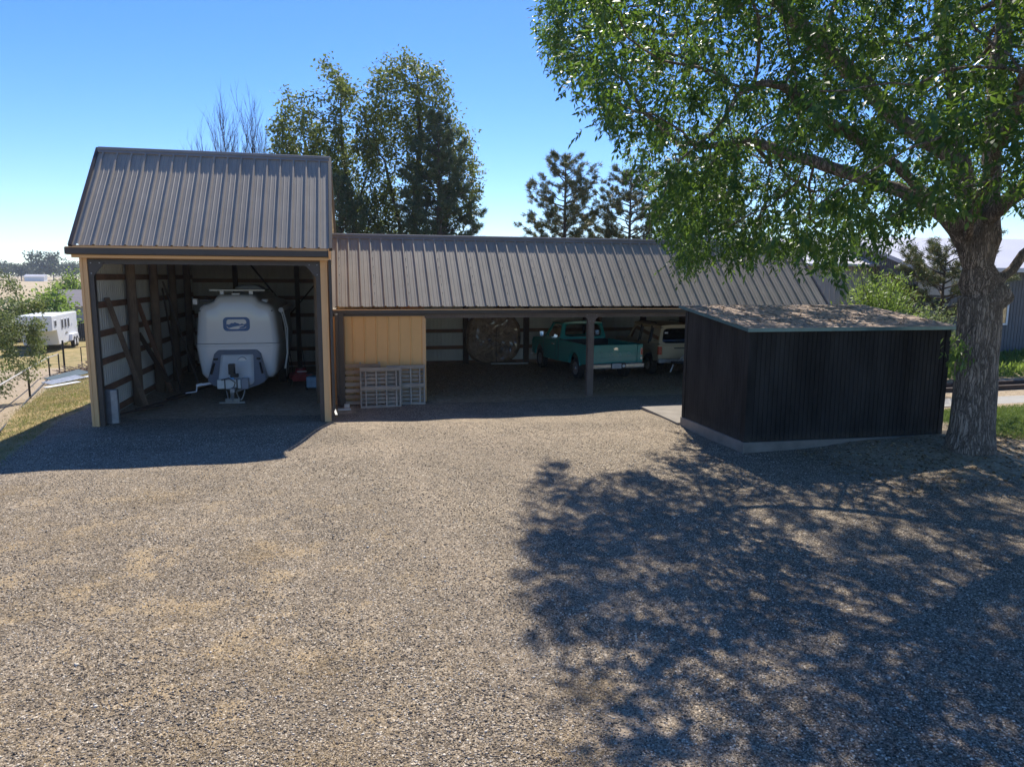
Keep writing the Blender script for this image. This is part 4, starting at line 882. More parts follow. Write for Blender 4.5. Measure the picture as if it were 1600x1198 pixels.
MB().beam((0, -.95, .42), (-.62, .1, .46), .08, .1).beam((0, -.95, .42), (.62, .1, .46), .08, .1).box(-.06, .06, -1.35, -.85, .36, .46).build('tongue_frame', M['steel'], tr, .008)
jk = MB().tube([(-.06, -.85, .10), (-.06, -.85, .62)], .035, 12).build('tongue_jack', M['steel'], tr)
MB().box(-.14, .02, -.95, -.76, .78, 1.06).box(-.10, .10, -.92, -.79, .70, .80).tube([(-.06, -.85, .60), (-.06, -.85, .80)], .05, 12).build('jack_head', M['black'], jk, .02)
MB().box(-.11, -.01, -.90, -.80, .62, .72).build('jack_switch', plain('blue_plastic', (.15, .45, .75), .4), jk, .01)
bb = bx('battery_box', M['offwhite'], tr, -.42, .17, -1.02, -.80, .42, .66, .015); bx('battery_lid', M['hull_grey'], bb, .18, .36, -1.0, -.80, .40, .68, .01)
for x in (-.24, .06): bx('battery_strap', M['black'], bb, x, x+.03, -1.03, -1.021, .41, .67)
def chain(x0, x1, y, z, sag): return [(x0+(x1-x0)*t, y, z-sag*4*t*(1-t)) for t in np.linspace(0, 1, 9)]
for a_, b_, s_ in ((-.20, -.06, .27), (.04, .26, .26), (-.10, -.02, .31)): MB().tube(chain(a_, b_, -1.0, .38, s_), .014, 6).build('safety_chain', M['steel'], tr)
MB().tube([(-.30, -1.05, .66), (-.1, -1.15, .72), (.05, -1.15, .6), (.0, -1.12, .46)], .014, 6).build('power_cable', M['black'], tr)
MB().tube([(-.06, -.85, .02), (-.06, -.85, .12)], .05, 10).build('jack_foot', M['steel'], jk)
MB().beam((-.62, -.35, .50), (-.90, -.38, .46), .05, .06).beam((-.90, -.38, .47), (-1.05, -.40, .44), .06, .07).beam((-1.03, -.40, .45), (-1.05, -.42, .28), .03, .03).beam((-1.04, -.42, .28), (-1.32, -.45, .25), .03, .03).build('crank_handle', M['white'], tr, .008)
# roof gear
ac = MB().prism([(-.42, 2.86), (-.36, 3.03), (-.2, 3.10), (.25, 3.10), (.42, 3.02), (.50, 2.86)], 'y', 2.6, 3.4).build('air_conditioner', M['hull_grey'], tr, .04)
sp_ = MB().box(-.70, .72, .35, 1.7, 2.955, 2.99).build('solar_panel', M['black'], tr); bx('panel_frame', M['offwhite'], sp_, -.72, .74, .33, .35, 2.95, 2.995)
for x in (-.40, .36): bx('panel_foot', M['white'], tr, x-.05, x+.05, .34, .44, 2.86, 2.95)
bx('roof_vent', M['white'], tr, -.13, .08, .18, .34, 2.83, 2.895, .02); bx('roof_vent', M['white'], tr, .62, .78, .5, .7, 2.64, 2.72, .02)
MB().box(-1.14, -1.02, .2, .36, 2.58, 2.74).build('awning_motor', M['white'], tr, .02); MB().box(-1.01, -.60, .4, .52, 2.64, 2.72).tube([(-.95, .42, 2.74), (-.80, .42, 2.78), (-.70, .42, 2.72)], .015, 6).build('antenna_mount', M['black'], tr)
aw = MB().tube([(1.13, .5, 2.42), (1.13, 4.8, 2.42)], .07, 12).build('awning', M['offwhite'], tr)
for dx in (0, .05): MB().tube([(1.13+dx, .55, 2.42), (1.24+dx, .50, 1.9), (1.26+dx*.3, .48, 1.2), (1.18+dx*.3, .46, .75)], .018, 6).build('awning_arm', M['offwhite'], aw)
bx('side_window', M['glass_dark'], tr, 1.07, 1.10, 1.6, 2.5, 1.75, 2.15)
for y0 in (3.0, 3.75):
    for sx in (-1, 1):
        a_, b_ = sorted((sx*.80, sx*1.02)); w = MB().tube([(a_, y0, .36), (b_, y0, .36)], .36, 20).build('wheel', M['rubber'], tr); MB().tube([(sx*1.0, y0, .36), (sx*1.03, y0, .36)], .2, 14).build('rim', M['steel'], w)
b1 = bx('support_block', M['wood_greyz'], None, -.34, .30, -.10, .10, 0, .045, .006); b1.location = (-3.0, 20.05, zq(-3, 20.05)); tag(b1, 'wide weathered board on the floor under the trailer jack', 'board')
b2 = bx('support_block', M['wood_greyz'], None, -.19, .17, -.09, .09, 0, .085, .006); b2.location = (-3.0, 20.05, zq(-3, 20.05)+.048); tag(b2, 'short wood block stacked on the wide board under the trailer jack', 'wood block')
# generator / mower in the right corner
mw = empty('red_mower', (-1.45, 23.4, 0), .2, 'small red push mower tucked beside the travel trailer', 'mower')
MB().prism([(-.30, .12), (.30, .12), (.34, .2), (.28, .34), (-.28, .34), (-.34, .2)], 'y', -.30, .35).build('deck', M['red'], mw, .03)
MB().tube([(0, 0, .34), (0, 0, .50)], [.19, .16], 16).build('engine', M['red'], mw); bx('engine_stripe', M['white'], mw, -.15, .15, -.21, -.19, .40, .43)
for x in (-.33, .33):
    for y in (-.24, .28): MB().tube([(x-.03, y, .1), (x+.03, y, .1)], .1, 14).build('wheel', M['rubber'], mw)
MB().tube([(-.2, .3, .3), (-.2, .95, 1.0), (.2, .95, 1.0), (.2, .3, .3)], .012, 6).build('handle', M['black'], mw)
gn = empty('small_generator', (-.98, 22.0, 0), -.2, 'small blue and black generator standing right of the red mower', 'generator')
bx('body', plain('blue_tank', (.16, .30, .42), .4, 0, .3, 5), gn, -.22, .22, -.15, .2, .08, .42, .04); MB().tube([(-.2, -.1, .12), (-.2, -.1, .5), (.2, -.1, .5), (.2, -.1, .12)], .014, 6).tube([(-.2, .15, .12), (-.2, .15, .5), (.2, .15, .5), (.2, .15, .12)], .014, 6).build('frame', M['black'], gn)
for x in (-.24, .24): MB().tube([(x-.02, 0, .09), (x+.02, 0, .09)], .09, 14).build('wheel', M['rubber'], gn)
wb = bx('splash_block', M['offwhite'], None, -.16, .16, -.08, .06, 0, .04, .008); wb.location = (-.12, 18.72, zq(-.1, 18.7)); wb.rotation_euler = (0, 0, .1); tag(wb, 'white splash block on the gravel under the downspout', 'splash block')
sb_ = MB().box(-.07, .07, -.05, .05, 0, .10).build('rubble_block', M['galv'], None, .015); sb_.location = (-.05, 19.0, zq(-.1, 19.0)); tag(sb_, 'small grey block lying beside the white splash block', 'block')

# --- pickup. local: tailgate at y=0, forward +y, x centred
pk = empty('pickup_truck', (8.55, 21.98, .0), math.radians(6.5), 'old teal pickup truck parked nose-in under the long shed', 'pickup truck')
def arch(cy, r, z0, n=10): return [(cy+r*math.cos(math.pi-math.pi*i/n), z0+r*.95*math.sin(math.pi*i/n)) for i in range(n+1)]
side = [(0, .60), (0.0, 1.19), (.02, 1.235), (2.42, 1.235)]
low = [(0, .60), (.62, .55)]+arch(1.05, .43, .50)+[(1.5, .50), (2.42, .48)]
bedp = [(0, 1.22)]+low+[(2.42, 1.225)]
for sx in (-1, 1):
    a_, b_ = sorted((sx*.93, sx*1.0)); bd = MB().prism(bedp, 'x', a_, b_).build('bed_side', M['teal'], pk, .018)
    c_, d_ = sorted((sx*1.0, sx*1.012)); MB().box(c_, d_, .03, 2.4, .93, .97).build('side_moulding', M['chrome'] if 0 else M['teal'], bd, .004)
    MB().tube([(sx*1.005, 1.05+.44*math.cos(t), .50+.42*math.sin(t)) for t in np.linspace(0, math.pi, 12)], .018, 6).build('arch_lip', M['teal'], bd)
    cab_low = [(2.46, .46), (2.46, 1.22), (4.02, 1.20), (4.9, 1.13), (5.02, 1.0), (5.03, .55), (4.72, .50)]+list(reversed(arch(4.28, .43, .50)))+[(3.80, .46)]
    fd = MB().prism(cab_low, 'x', a_, b_).build('cab_side', M['teal'], pk, .018)
    MB().beam((sx*1.0135, 2.70, .56), (sx*1.0135, 2.68, 1.2), .004, .012).beam((sx*1.0135, 3.75, .56), (sx*1.0135, 3.87, 1.19), .004, .012).beam((sx*1.002, 2.44, .48), (sx*1.002, 2.44, 1.23), .006, .02).build('door_gap', M['black'], pk)
    dr = MB().prism([(2.72, .56), (2.70, 1.205), (3.86, 1.19), (3.74, .56)], 'x', *sorted((sx*1.001, sx*1.012))).build('door', M['teal'], pk, .01)
    bx('door_handle', M['chrome'], dr, *sorted((sx*1.013, sx*1.04)), 2.82, 2.98, 1.02, 1.05)
    # lamps on the rear corners
    lm = MB().box(*sorted((sx*.90, sx*.985)), -.035, 0, .86, 1.10).build('tail_lamp', M['chrome'], pk, .012); bx('lens', M['lamp_red'], lm, *sorted((sx*.915, sx*.970)), -.045, -.036, .88, 1.08)
    rl = MB().tube([(sx*.94, -.005, .76), (sx*.94, -.03, .76)], .045, 14).build('reverse_lamp', M['chrome'], pk); MB().tube([(sx*.94, -.031, .76), (sx*.94, -.037, .76)], .033, 14).build('lens', M['lamp_white'], rl)
    bx('corner_panel', M['teal'], pk, *sorted((sx*.80, sx*.985)), -.002, .05, .60, 1.20, .01)
MB().box(-.79, .79, 0, .055, .62, 1.225).build('tailgate', M['teal'], pk, .02)
tg = [o for o in pk.children if o.name.startswith('tailgate')][0]
MB().box(-.72, .72, -.010, 0, .99, 1.01).box(-.72, .72, -.010, 0, .80, .815).box(-.73, -.71, -.010, 0, .80, 1.01).box(.71, .73, -.010, 0, .80, 1.01).build('panel_bead', M['teal'], tg, .004)
MB().box(-.70, .70, -.006, 0, .83, .975).build('name_strip', M['teal'], tg, .004)
MB().add([(0, -.014, 1.14), (.10, -.014, 1.10), (.05, -.014, 1.07), (.09, -.014, 1.03), (0, -.014, 1.05), (-.09, -.014, 1.03), (-.05, -.014, 1.07), (-.10, -.014, 1.10)], [tuple(range(8))]).build('emblem', M['chrome'], tg)
def text(name, s, mat, par, size, loc, rot, ext=.004, spacing=1.0):
    cu = bpy.data.curves.new(name, 'FONT'); cu.body = s; cu.size = size; cu.extrude = ext; cu.align_x = 'CENTER'; cu.align_y = 'CENTER'; cu.space_character = spacing
    t = bpy.data.objects.new(name, cu); COL.objects.link(t); bpy.context.view_layer.update()
    me = bpy.data.meshes.new_from_object(t); bpy.data.objects.remove(t); me.materials.clear(); me.materials.append(mat)
    o = bpy.data.objects.new(name, me); COL.objects.link(o); o.parent = par; o.location = loc; o.rotation_euler = rot; return o
text('lettering', 'F O R D', M['teal_light'], tg, .17, (0, -.009, .90), (math.pi/2, 0, 0), .003, 2.0)
bm_ = MB(); bm_.prism([(-.12, .45), (-.14, .50), (-.14, .58), (-.11, .63), (-.03, .63), (-.03, .45)], 'x', -1.0, 1.0); bp = bm_.build('bumper', M['chrome'], pk, .02)
bx('bumper_groove', M['black'], bp, -.99, .99, -.1435, -.1405, .532, .545)
lp = bx('licence_plate', plain('plate_white', (.55, .55, .56), .5), pk, -.20, .14, -.160, -.150, .46, .62, .006); bx('plate_bracket', M['black'], pk, -.23, .30, -.1495, -.1425, .45, .64)
text('plate_number', '·······', M['hull_grey'], lp, .09, (-.03, -.162, .54), (math.pi/2, 0, 0), .001)
MB().tube([(.22, -.15, .54), (.22, -.165, .54)], .05, 14).build('plug_socket', M['white'], pk)
MB().box(-.93, .93, .03, 2.42, .70, .74).box(-.93, .93, 2.38, 2.44, .74, 1.22).box(-.93, -.62, .62, 1.48, .74, .98).box(.62, .93, .62, 1.48, .74, .98).build('bed_floor', plain('dark_bed_liner', (.018, .03, .032), .7), pk)
# cab greenhouse
gb = [(-.93, 2.50), (.93, 2.50)]; zb_, zt_ = 1.20, 1.80
def V3(x, y, z): return (x, y, z)
R_ = dict(bl=(-.90, 2.48, zb_), br=(.90, 2.48, zb_), tl=(-.76, 2.60, zt_), tr=(.76, 2.60, zt_)); Fd = dict(bl=(-.90, 4.02, zb_), br=(.90, 4.02, zb_), tl=(-.74, 3.50, zt_), tr=(.74, 3.50, zt_))
mb = MB()
def lerp(a, b, t): return tuple(a[i]+(b[i]-a[i])*t for i in range(3))
def bil(q, u, v): return lerp(lerp(q[0], q[1], u), lerp(q[3], q[2], u), v)
def frame(q, u0, u1, v0, v1, th, name, mat, par, rn=6, rr=.12):
    """panel with a rounded window hole; q: bl, br, tr, tl"""
    n = (Vector(q[1])-Vector(q[0])).cross(Vector(q[3])-Vector(q[0])).normalized()*th
    hole = []; outer = []
    cu, cv = (u0+u1)/2, (v0+v1)/2; hu, hv = (u1-u0)/2, (v1-v0)/2
    for i in range(32):
        t = 2*math.pi*(i+.5)/32; e = 7; c, s = math.cos(t), math.sin(t)
        k = (abs(c)**e+abs(s)**e)**(-1/e); hole.append((cu+hu*c*k, cv+hv*s*k)); k2 = 1/max(abs(c), abs(s)); outer.append((.5+.5*c*k2, .5+.5*s*k2))
    mb = MB(); P_ = [bil(q, *p) for p in outer]; H_ = [bil(q, *p) for p in hole]
    vs = P_+H_+[tuple(Vector(p)-n) for p in P_]+[tuple(Vector(p)-n) for p in H_]; m = 32
    fs = []
    for i in range(m):
        j = (i+1) % m; fs += [(i, j, m+j, m+i), (2*m+i, 3*m+i, 3*m+j, 2*m+j), (m+i, m+j, 3*m+j, 3*m+i), (i, 2*m+i, 2*m+j, j)]
    mb.add(vs, fs); fr = mb.build(name, mat, par)
    g = MB(); g.add([tuple(Vector(p)-n*.5) for p in H_], [tuple(range(m))]); g.build('pane', M['glass'], fr); return fr
qr = [R_['bl'], R_['br'], R_['tr'], R_['tl']]; fr1 = frame(qr, .09, .91, .20, .88, .05, 'rear_window_frame', M['teal'], pk)
pts = [bil(qr, .5+.415*math.copysign(abs(math.cos(t))**.3, math.cos(t)), .54+.35*math.copysign(abs(math.sin(t))**.3, math.sin(t))) for t in np.linspace(0, 2*math.pi, 33)]
MB().tube([(p[0], p[1]-.012, p[2]) for p in pts], .014, 5, False).build('window_gasket', M['black'], fr1)
frame([Fd['br'], Fd['bl'], Fd['tl'], Fd['tr']], .06, .94, .10, .90, .05, 'windshield_frame', M['teal'], pk)
frame([Fd['bl'], R_['bl'], R_['tl'], Fd['tl']], .14, .92, .10, .88, .04, 'side_window_frame', M['teal'], pk); frame([R_['br'], Fd['br'], Fd['tr'], R_['tr']], .08, .86, .10, .88, .04, 'side_window_frame', M['teal'], pk)
mb = MB(); secs = [(-.80, 1.775), (-.70, 1.81), (-.4, 1.845), (0, 1.855), (.4, 1.845), (.70, 1.81), (.80, 1.775), (.76, 1.75), (-.76, 1.75)]
mb.prism(secs, 'y', 2.54, 3.56); mb.build('cab_roof', M['teal'], pk, .02, smooth=False)
MB().box(-.93, .93, 2.47, 4.0, .50, .56).box(-.93, .93, 2.47, 2.53, .56, 1.20).build('cab_floor', M['black'], pk)
MB().box(-.80, .80, 2.60, 2.80, .8, 1.32).box(-.80, .80, 2.60, 3.1, .56, .85).build('bench_seat', M['shade_in'], pk, .04); MB().box(-.90, .90, 3.80, 4.0, .95, 1.22).build('dashboard', M['black'], pk, .03)
MB().tube([(-.42+.19*math.cos(t), 3.55+.1*math.sin(t), 1.22+.17*math.sin(t)) for t in np.linspace(0, 2*math.pi, 20)], .014, 6, False).build('steering_wheel', M['black'], pk)
MB().prism([(3.98, 1.12), (3.98, 1.21), (4.85, 1.15), (5.0, 1.06), (5.0, .95)], 'x', -.93, .93).build('hood', M['teal'], pk, .02)
MB().box(-.93, .93, 5.0, 5.05, .60, 1.05).build('grille', M['chrome'], pk, .01); MB().prism([(5.05, .42), (5.13, .44), (5.13, .60), (5.05, .62)], 'x', -1.0, 1.0).build('front_bumper', M['chrome'], pk, .01)
for sx in (-1, 1): MB().tube([(sx*.72, 5.05, .85), (sx*.72, 5.08, .85)], .10, 16).build('headlight', M['lamp_white'], pk)
for sx in (-1, 1): MB().tube([(sx*1.0, 3.75, 1.2), (sx*1.14, 3.72, 1.30)], .01, 5).box(*sorted((sx*1.06, sx*1.2)), 3.70, 3.73, 1.24, 1.42).build('mirror', M['chrome'], pk)
def wheel(par, x, y, r, w, rim, rr=.62):
    s = 1 if x > 0 else -1
    t = MB().tube([(x-w/2*s, y, r), (x-w/2*s*.8, y, r), (x+w/2*s*.8, y, r), (x+w/2*s, y, r)], [r*.93, r, r, r*.93], 28).build('tyre_wheel', M['rubber'], par)
    MB().tube([(x+w/2*s*.97, y, r), (x+w/2*s*1.03, y, r)], [r*rr, r*rr*.94], 22).build('rim', rim, t); MB().tube([(x+w/2*s*1.02, y, r), (x+w/2*s*1.25, y, r)], [r*.22, r*.18], 14).build('hub_cap', M['chrome'], t)
for x in (-.86, .86): wheel(pk, x, 1.05, .36, .20, M['steel']); wheel(pk, x, 4.28, .36, .20, M['steel'])
MB().beam((0, .3, .52), (0, 4.8, .52), .7, .12).box(-.8, .8, 1.0, 1.1, .30, .40).tube([(0, 1.05, .24), (0, 1.05, .46)], .13, 12).build('chassis', M['black'], pk)

# --- SUV
sv = empty('boxy_suv', (11.25, 22.75, 0), 0, 'cream boxy sport utility vehicle half hidden behind the dark shed', 'suv')
low = [(0, .62), (0, 1.12), (4.0, 1.10), (4.1, .95), (4.1, .55)]+list(reversed(arch(3.35, .40, .52)))+[(2.9, .5), (1.3, .5)]+list(reversed(arch(.85, .40, .52)))+[(.40, .56)]
MB().prism(low, 'x', -.86, .86).build('body', M['cream'], sv, .03)
gh = MB(); q0 = [(-.84, .02, 1.11), (.84, .02, 1.11), (.70, .16, 1.72), (-.70, .16, 1.72)]
tgf = frame(q0, .07, .93, .08, .92, .03, 'rear_window_frame', M['cream'], sv)
for o in tgf.children: o.data.materials[0] = M['glass_dark']
q1 = [(-.84, 2.9, 1.11), (-.84, .02, 1.11), (-.70, .16, 1.72), (-.70, 2.45, 1.72)]; a1 = frame(q1, .05, .97, .1, .9, .03, 'side_window_frame', M['cream'], sv)
q2 = [(.84, .02, 1.11), (.84, 2.9, 1.11), (.70, 2.45, 1.72), (.70, .16, 1.72)]; a2 = frame(q2, .03, .95, .1, .9, .03, 'side_window_frame', M['cream'], sv)
q3 = [(.84, 2.9, 1.11), (-.84, 2.9, 1.11), (-.70, 2.45, 1.72), (.70, 2.45, 1.72)]; a3 = frame(q3, .05, .95, .1, .9, .03, 'windshield_frame', M['cream'], sv)
for a in (a1, a2, a3):
    for o in a.children: o.data.materials[0] = M['glass_dark']
for sx in (-1, 1):
    for y in (.85, 1.75): MB().beam((sx*.845, y, 1.10), (sx*.715, y+.02, 1.72), .05, .06, (0, 1, 0)).build('window_pillar', M['black'], sv)
MB().prism([(-.74, 1.71), (-.70, 1.77), (-.4, 1.80), (.4, 1.80), (.70, 1.77), (.74, 1.71)], 'y', .10, 2.52).build('roof', M['cream'], sv, .02)
MB().box(-.80, .80, .2, 2.8, .9, 1.08).box(-.7, .7, .9, 1.1, 1.08, 1.45).box(-.7, .7, 1.9, 2.05, 1.08, 1.5).build('seats', M['shade_in'], sv)
tgt_ = MB().box(-.70, .70, -.025, -.001, .66, 1.09).build('tailgate', M['cream'], sv, .01); bx('tailgate_handle', M['black'], tgt_, -.28, .28, -.04, -.026, .98, 1.02)
for sx in (-1, 1):
    lm = MB().box(*sorted((sx*.73, sx*.865)), -.03, .06, .78, 1.06).build('tail_lamp', M['lamp_red'], sv, .01)
MB().box(-.88, .88, -.12, .02, .50, .64).build('bumper', M['steel'], sv, .02)
for x in (-.6, .6): MB().tube([(x, .8, 1.80), (x, .85, 1.84), (x, 2.25, 1.84), (x, 2.3, 1.80)], .015, 6).build('roof_rail', M['black'], sv)
for x in (-.76, .76): wheel(sv, x, .85, .38, .22, M['steel'], .55); wheel(sv, x, 3.35, .38, .22, M['steel'], .55)
bx('sticker', M['white'], tgf, -.62, -.50, .030, .034, 1.50, 1.55)
# hitch carrier (tow bar rack) folded behind the suv
rk = empty('hitch_rack', (11.0, 22.55, 0), 0, 'black folding hitch rack on the back of the cream suv', 'hitch rack')
MB().box(-.35, .9, -.32, -.26, .55, .60).box(-.35, .9, -.48, -.42, .55, .60).box(.0, .06, -.48, .0, .5, .55).build('rack_tray', M['black'], rk, .008)
MB().beam((-.10, -.3, .60), (.42, -.36, 1.12), .05, .03).build('rack_arm', M['steel'], rk); MB().beam((-.32, -.40, .50), (-.42, -.42, .26), .04, .025).build('rack_foot', M['white'], rk)
MB().prism([(.02, .64), (.45, 1.02), (.45, .64)], 'y', -.35, -.33).build('rack_plate', M['offwhite'], rk)
# shelf-like load above suv against wall
tag(MB().box(9.7, 13.6, 26.9, 27.6, 2.02, 2.08).box(9.75, 9.83, 26.9, 27.6, 0, 2.02).box(13.5, 13.58, 26.9, 27.6, 0, 2.02).build('storage_rack', M['wood_girt']), 'dark timber shelf rack standing along the back wall behind the cream suv', 'rack')

# place children of things whose meshes were made in world space
for root in (tall, lng, dk, wk, hs_):
    o_ = Vector(root.location)
    for ch in root.children: ch.location = ch.location-o_
# ------------------------------------------------------------------ trees
# big shade tree
BT = (11.42, 10.95, 0.12)
def crown_att(n):
    """points filling an uneven dome: a high skirt, a lifted side over the dark shed, an upper lobe toward the sheds"""
    a = np.concatenate([ellipsoid_pts(int(n*3.2), (-.2, .9, 6.0), (8.3, 8.0, 7.8), .3), ellipsoid_pts(int(n*.2), (-6.6, 6.4, 10.8), (2.6, 3.6, 2.8), 0)])
    w = a+np.array(BT); D = .225*w[:, 0]+.974*w[:, 1]; u = np.degrees(np.arctan2(w[:, 0], w[:, 1]))-13
    px = [0, 1.2, 1.8, 2.8, 4.1, 6.6, 8.1, 10.1, 12.1, 13.1, 16.4, 18.8, 22.3, 23.6, 25.4, 28.2, 31.0, 33, 35.5, 40, 60]
    el = [22, 20, 17.2, 14.8, 12.4, 11.0, 9.0, 4.5, 1.1, -.6, .6, .8, .4, -1.0, .6, 3.2, 4.8, 5.0, 4.6, 4.0, 4.0]
    low = 3.35+np.tan(np.radians(np.interp(u, px, el)+1.3))*np.maximum(D, 4)
    low = np.maximum(low, 3.1)
    a = a[(w[:, 2] > low) & (u > 1.6)]
    a = clump_filter(a, 1.35, -.7, 3); RNG.shuffle(a); return a[:n]
att = crown_att(7200)
limbs = [(None, [(0, 0, -.15), (.0, 0, 1.2), (-.05, .02, 2.4), (-.10, .05, 3.2)]),
         ((-.10, .05, 3.2), [(-.45, .1, 3.9), (-1.1, .2, 4.6), (-1.9, .3, 5.3), (-3.4, .2, 5.9), (-4.8, -.3, 6.3)]),
         ((-.10, .05, 3.2), [(-.25, .1, 4.2), (-.7, .2, 5.3), (-.85, .3, 6.6), (-1.2, .4, 8.2), (-1.6, .6, 10.2)]),
         ((-.7, .2, 5.3), [(-1.6, .9, 6.3), (-2.6, 1.6, 7.6), (-3.9, 2.2, 9.0)]),
         ((-.10, .05, 3.2), [(.25, .2, 4.0), (.4, .5, 5.2), (.8, 1.0, 7.0), (1.3, 1.4, 9.0)]),
         ((-.08, .04, 2.85), [(.35, .12, 3.25), (.9, .1, 3.7), (1.7, -.1, 4.4), (2.8, -.4, 5.2)]),
         ((-.45, .1, 3.9), [(-1.3, -1.0, 4.7), (-2.2, -2.2, 5.5), (-3.2, -3.4, 6.1)]),
         ((-.25, .1, 4.2), [(-.2, -1.2, 5.2), (.3, -2.6, 6.4), (.9, -3.8, 7.4)]),
         ((-1.1, .2, 4.6), [(-2.0, 1.5, 5.3), (-3.1, 2.9, 6.0), (-4.6, 3.4, 6.0)])]
decid('shade_tree', BT, limbs, att, .38, .34, 1.6, .42, 35500, .118, .048, M['leaf'], M['bark'],
      'large leafy ash tree with a thick furrowed trunk standing right of the dark shed', trunk_radii=[(-.2, .44), (.15, .40), (.6, .37), (1.8, .345), (2.7, .365), (3.2, .39)], tiprad=.025, spread=.26, droop=.42, compound=7, r0=.006)
st_ = bpy.data.objects['shade_tree']; P_ = RNG.normal(0, 1, (150, 3))*np.array((.10, .08, .14))+np.array((-.80, -.32, 1.95)); V, Fq = leaves(P_, np.tile((-.3, -.2, -.5), (150, 1)).astype(float), .12, .045, droop=.3, cone=.5)
sg_ = mesh_np('foliage', V, Fq, M['leaf_bright'], st_); MB().tube([(-.30, -.12, 2.45), (-.55, -.25, 2.32), (-.78, -.32, 2.05)], [.014, .010, .005], 5).build('twig', M['bark_far'], sg_)
# trees behind the sheds
def att_box(n, ells, seed):
    a = np.concatenate([ellipsoid_pts(int(n*w), c, r, .2) for c, r, w in ells]); return clump_filter(a, 1.0, -1.7, seed)
decid('poplar_tree', (.2, 43, -.2), [(None, [(1.2, 0, 0), (.9, 0, 3), (.3, 0, 7), (-.2, 0, 11), (-.2, 0, 13)]), ((.9, 0, 3), [(-1.0, .3, 7), (-2.0, .3, 10)]), ((.3, 0, 7), [(1.4, 0, 10), (1.8, 0, 12)])],
      att_box(1500, [((-1.0, 0, 11.2), (3.1, 2.2, 4.3), .75), ((.7, 0, 6.5), (2.3, 2, 3.0), .25)], 5), .20, .45, 2.2, .5, 19000, .22, .13, M['leaf2'], M['bark_far'],
      'tall airy broadleaf tree with a leaning trunk behind the gap between the two sheds', tiprad=.03, spread=.42, droop=.3, r0=.012, minr=.013)
decid('poplar_tree', (4.2, 42, -.2), [(None, [(0, 0, 0), (.1, 0, 3), (-.3, 0, 7), (.1, 0, 11), (.0, 0, 14.5)]), ((.1, 0, 3), [(1.3, .3, 6), (2.3, .3, 9)]), ((.1, 0, 3), [(-1.0, 0, 6), (-1.9, 0, 10)])],
      att_box(2600, [((-.5, 0, 11.6), (3.1, 2.6, 4.4), .5), ((0, .3, 6.0), (3.7, 2.8, 3.8), .30), ((1.9, .5, 9.0), (2.0, 2.2, 3.6), .22)], 8), .24, .45, 2.2, .55, 25000, .22, .13, M['leaf2'], M['bark_far'],
      'tallest broad rounded broadleaf tree directly behind the long shed roof', tiprad=.03, spread=.42, droop=.3, r0=.012, minr=.013)
pine('pine_tree', (4.9, 38.5, -.2), 11.9, 2.6, 'dark green pine rising in front of the tallest broadleaf tree', M['needle_dark'], seed=3, nb=95, tuft=22, nl=.30, sparse=1.5, lo=.12, shape=.75)
pine('pine_tree', (-.2, 39, -.2), 8.6, 2.1, 'short dark pine beside the right rake of the tall shed roof', M['needle_dark'], seed=4, nb=70, tuft=22, nl=.28, sparse=1.4, lo=.12, shape=.6)
pg = 'pines standing in a row behind the long shed'
pine('pine_tree', (11.65, 38, -.2), 9.9, 2.5, 'open pine left of the leafy crown, pointed top clear against the sky', M['needle'], pg, seed=5, nb=58, tuft=25, nl=.27, sparse=1.2, lo=.34, shape=.5)
pine('pine_tree', (15.2, 37.5, -.2), 9.2, 2.5, 'open brown-tinged pine second from left in the row behind the long shed', M['needle'], pg, seed=6, nb=54, tuft=25, nl=.27, sparse=1.15, lo=.34, shape=.4)
pine('pine_tree', (18.8, 36.5, -.2), 9.9, 2.7, 'pine partly behind the leafy crown, rightmost of the row behind the long shed', M['needle'], pg, seed=9, nb=62, tuft=30, nl=.28, sparse=1.2, lo=.3, shape=.4)
pine('pine_tree', (22.6, 23.6, 0), 4.6, 1.9, 'grey-green pine behind the big trunk in front of the slate house', M['needle'], seed=12, nb=30, tuft=30, nl=.20, sparse=1.6, lo=.38, shape=.35)
# bare trees: fine upright twigs
def bare(base, h, w, seed, label):
    root = empty('bare_tree', base, 0, label, 'tree', 'bare trees behind the tall shed'); r = np.random.default_rng(seed); mb = MB()
    def grow(p, d, L, rad, dep):
        pts = [p]; n = 5
        for i in range(n):
            d = d+r.normal(0, .07 if dep else .02, 3)+np.array((0, 0, .10)); d /= np.linalg.norm(d); pts.append(pts[-1]+d*L/n)
        mb.tube(pts, [rad*(1-.75*i/n) for i in range(n+1)], 5 if dep < 2 else 3, False)
        if dep < 4:
            for k in range([9, 7, 6, 4][dep]):
                t = r.uniform(.25, 1); i = min(n-1, int(t*n)); q = pts[i]+(pts[i+1]-pts[i])*(t*n-i); a = r.uniform(0, 6.28)
                dd = d*.9+np.array((math.cos(a), math.sin(a)*.6, .25))*r.uniform(.3, .6)*w; dd /= np.linalg.norm(dd); grow(q, dd, L*r.uniform(.45, .65), rad*.5, dep+1)
    grow(np.array((0., 0, 0)), np.array((0, 0, 1.)), h*.62, .09, 0); mb.build('trunk', M['bark_bare'], root)
bare((-7.1, 44, -.5), 12.9, .8, 2, 'leafless tree with fine upright twigs rising over the left of the tall shed roof')
bare((-5.0, 44, -.5), 12.0, .6, 6, 'thinner leafless tree with fine twigs rising over the middle of the tall shed roof')
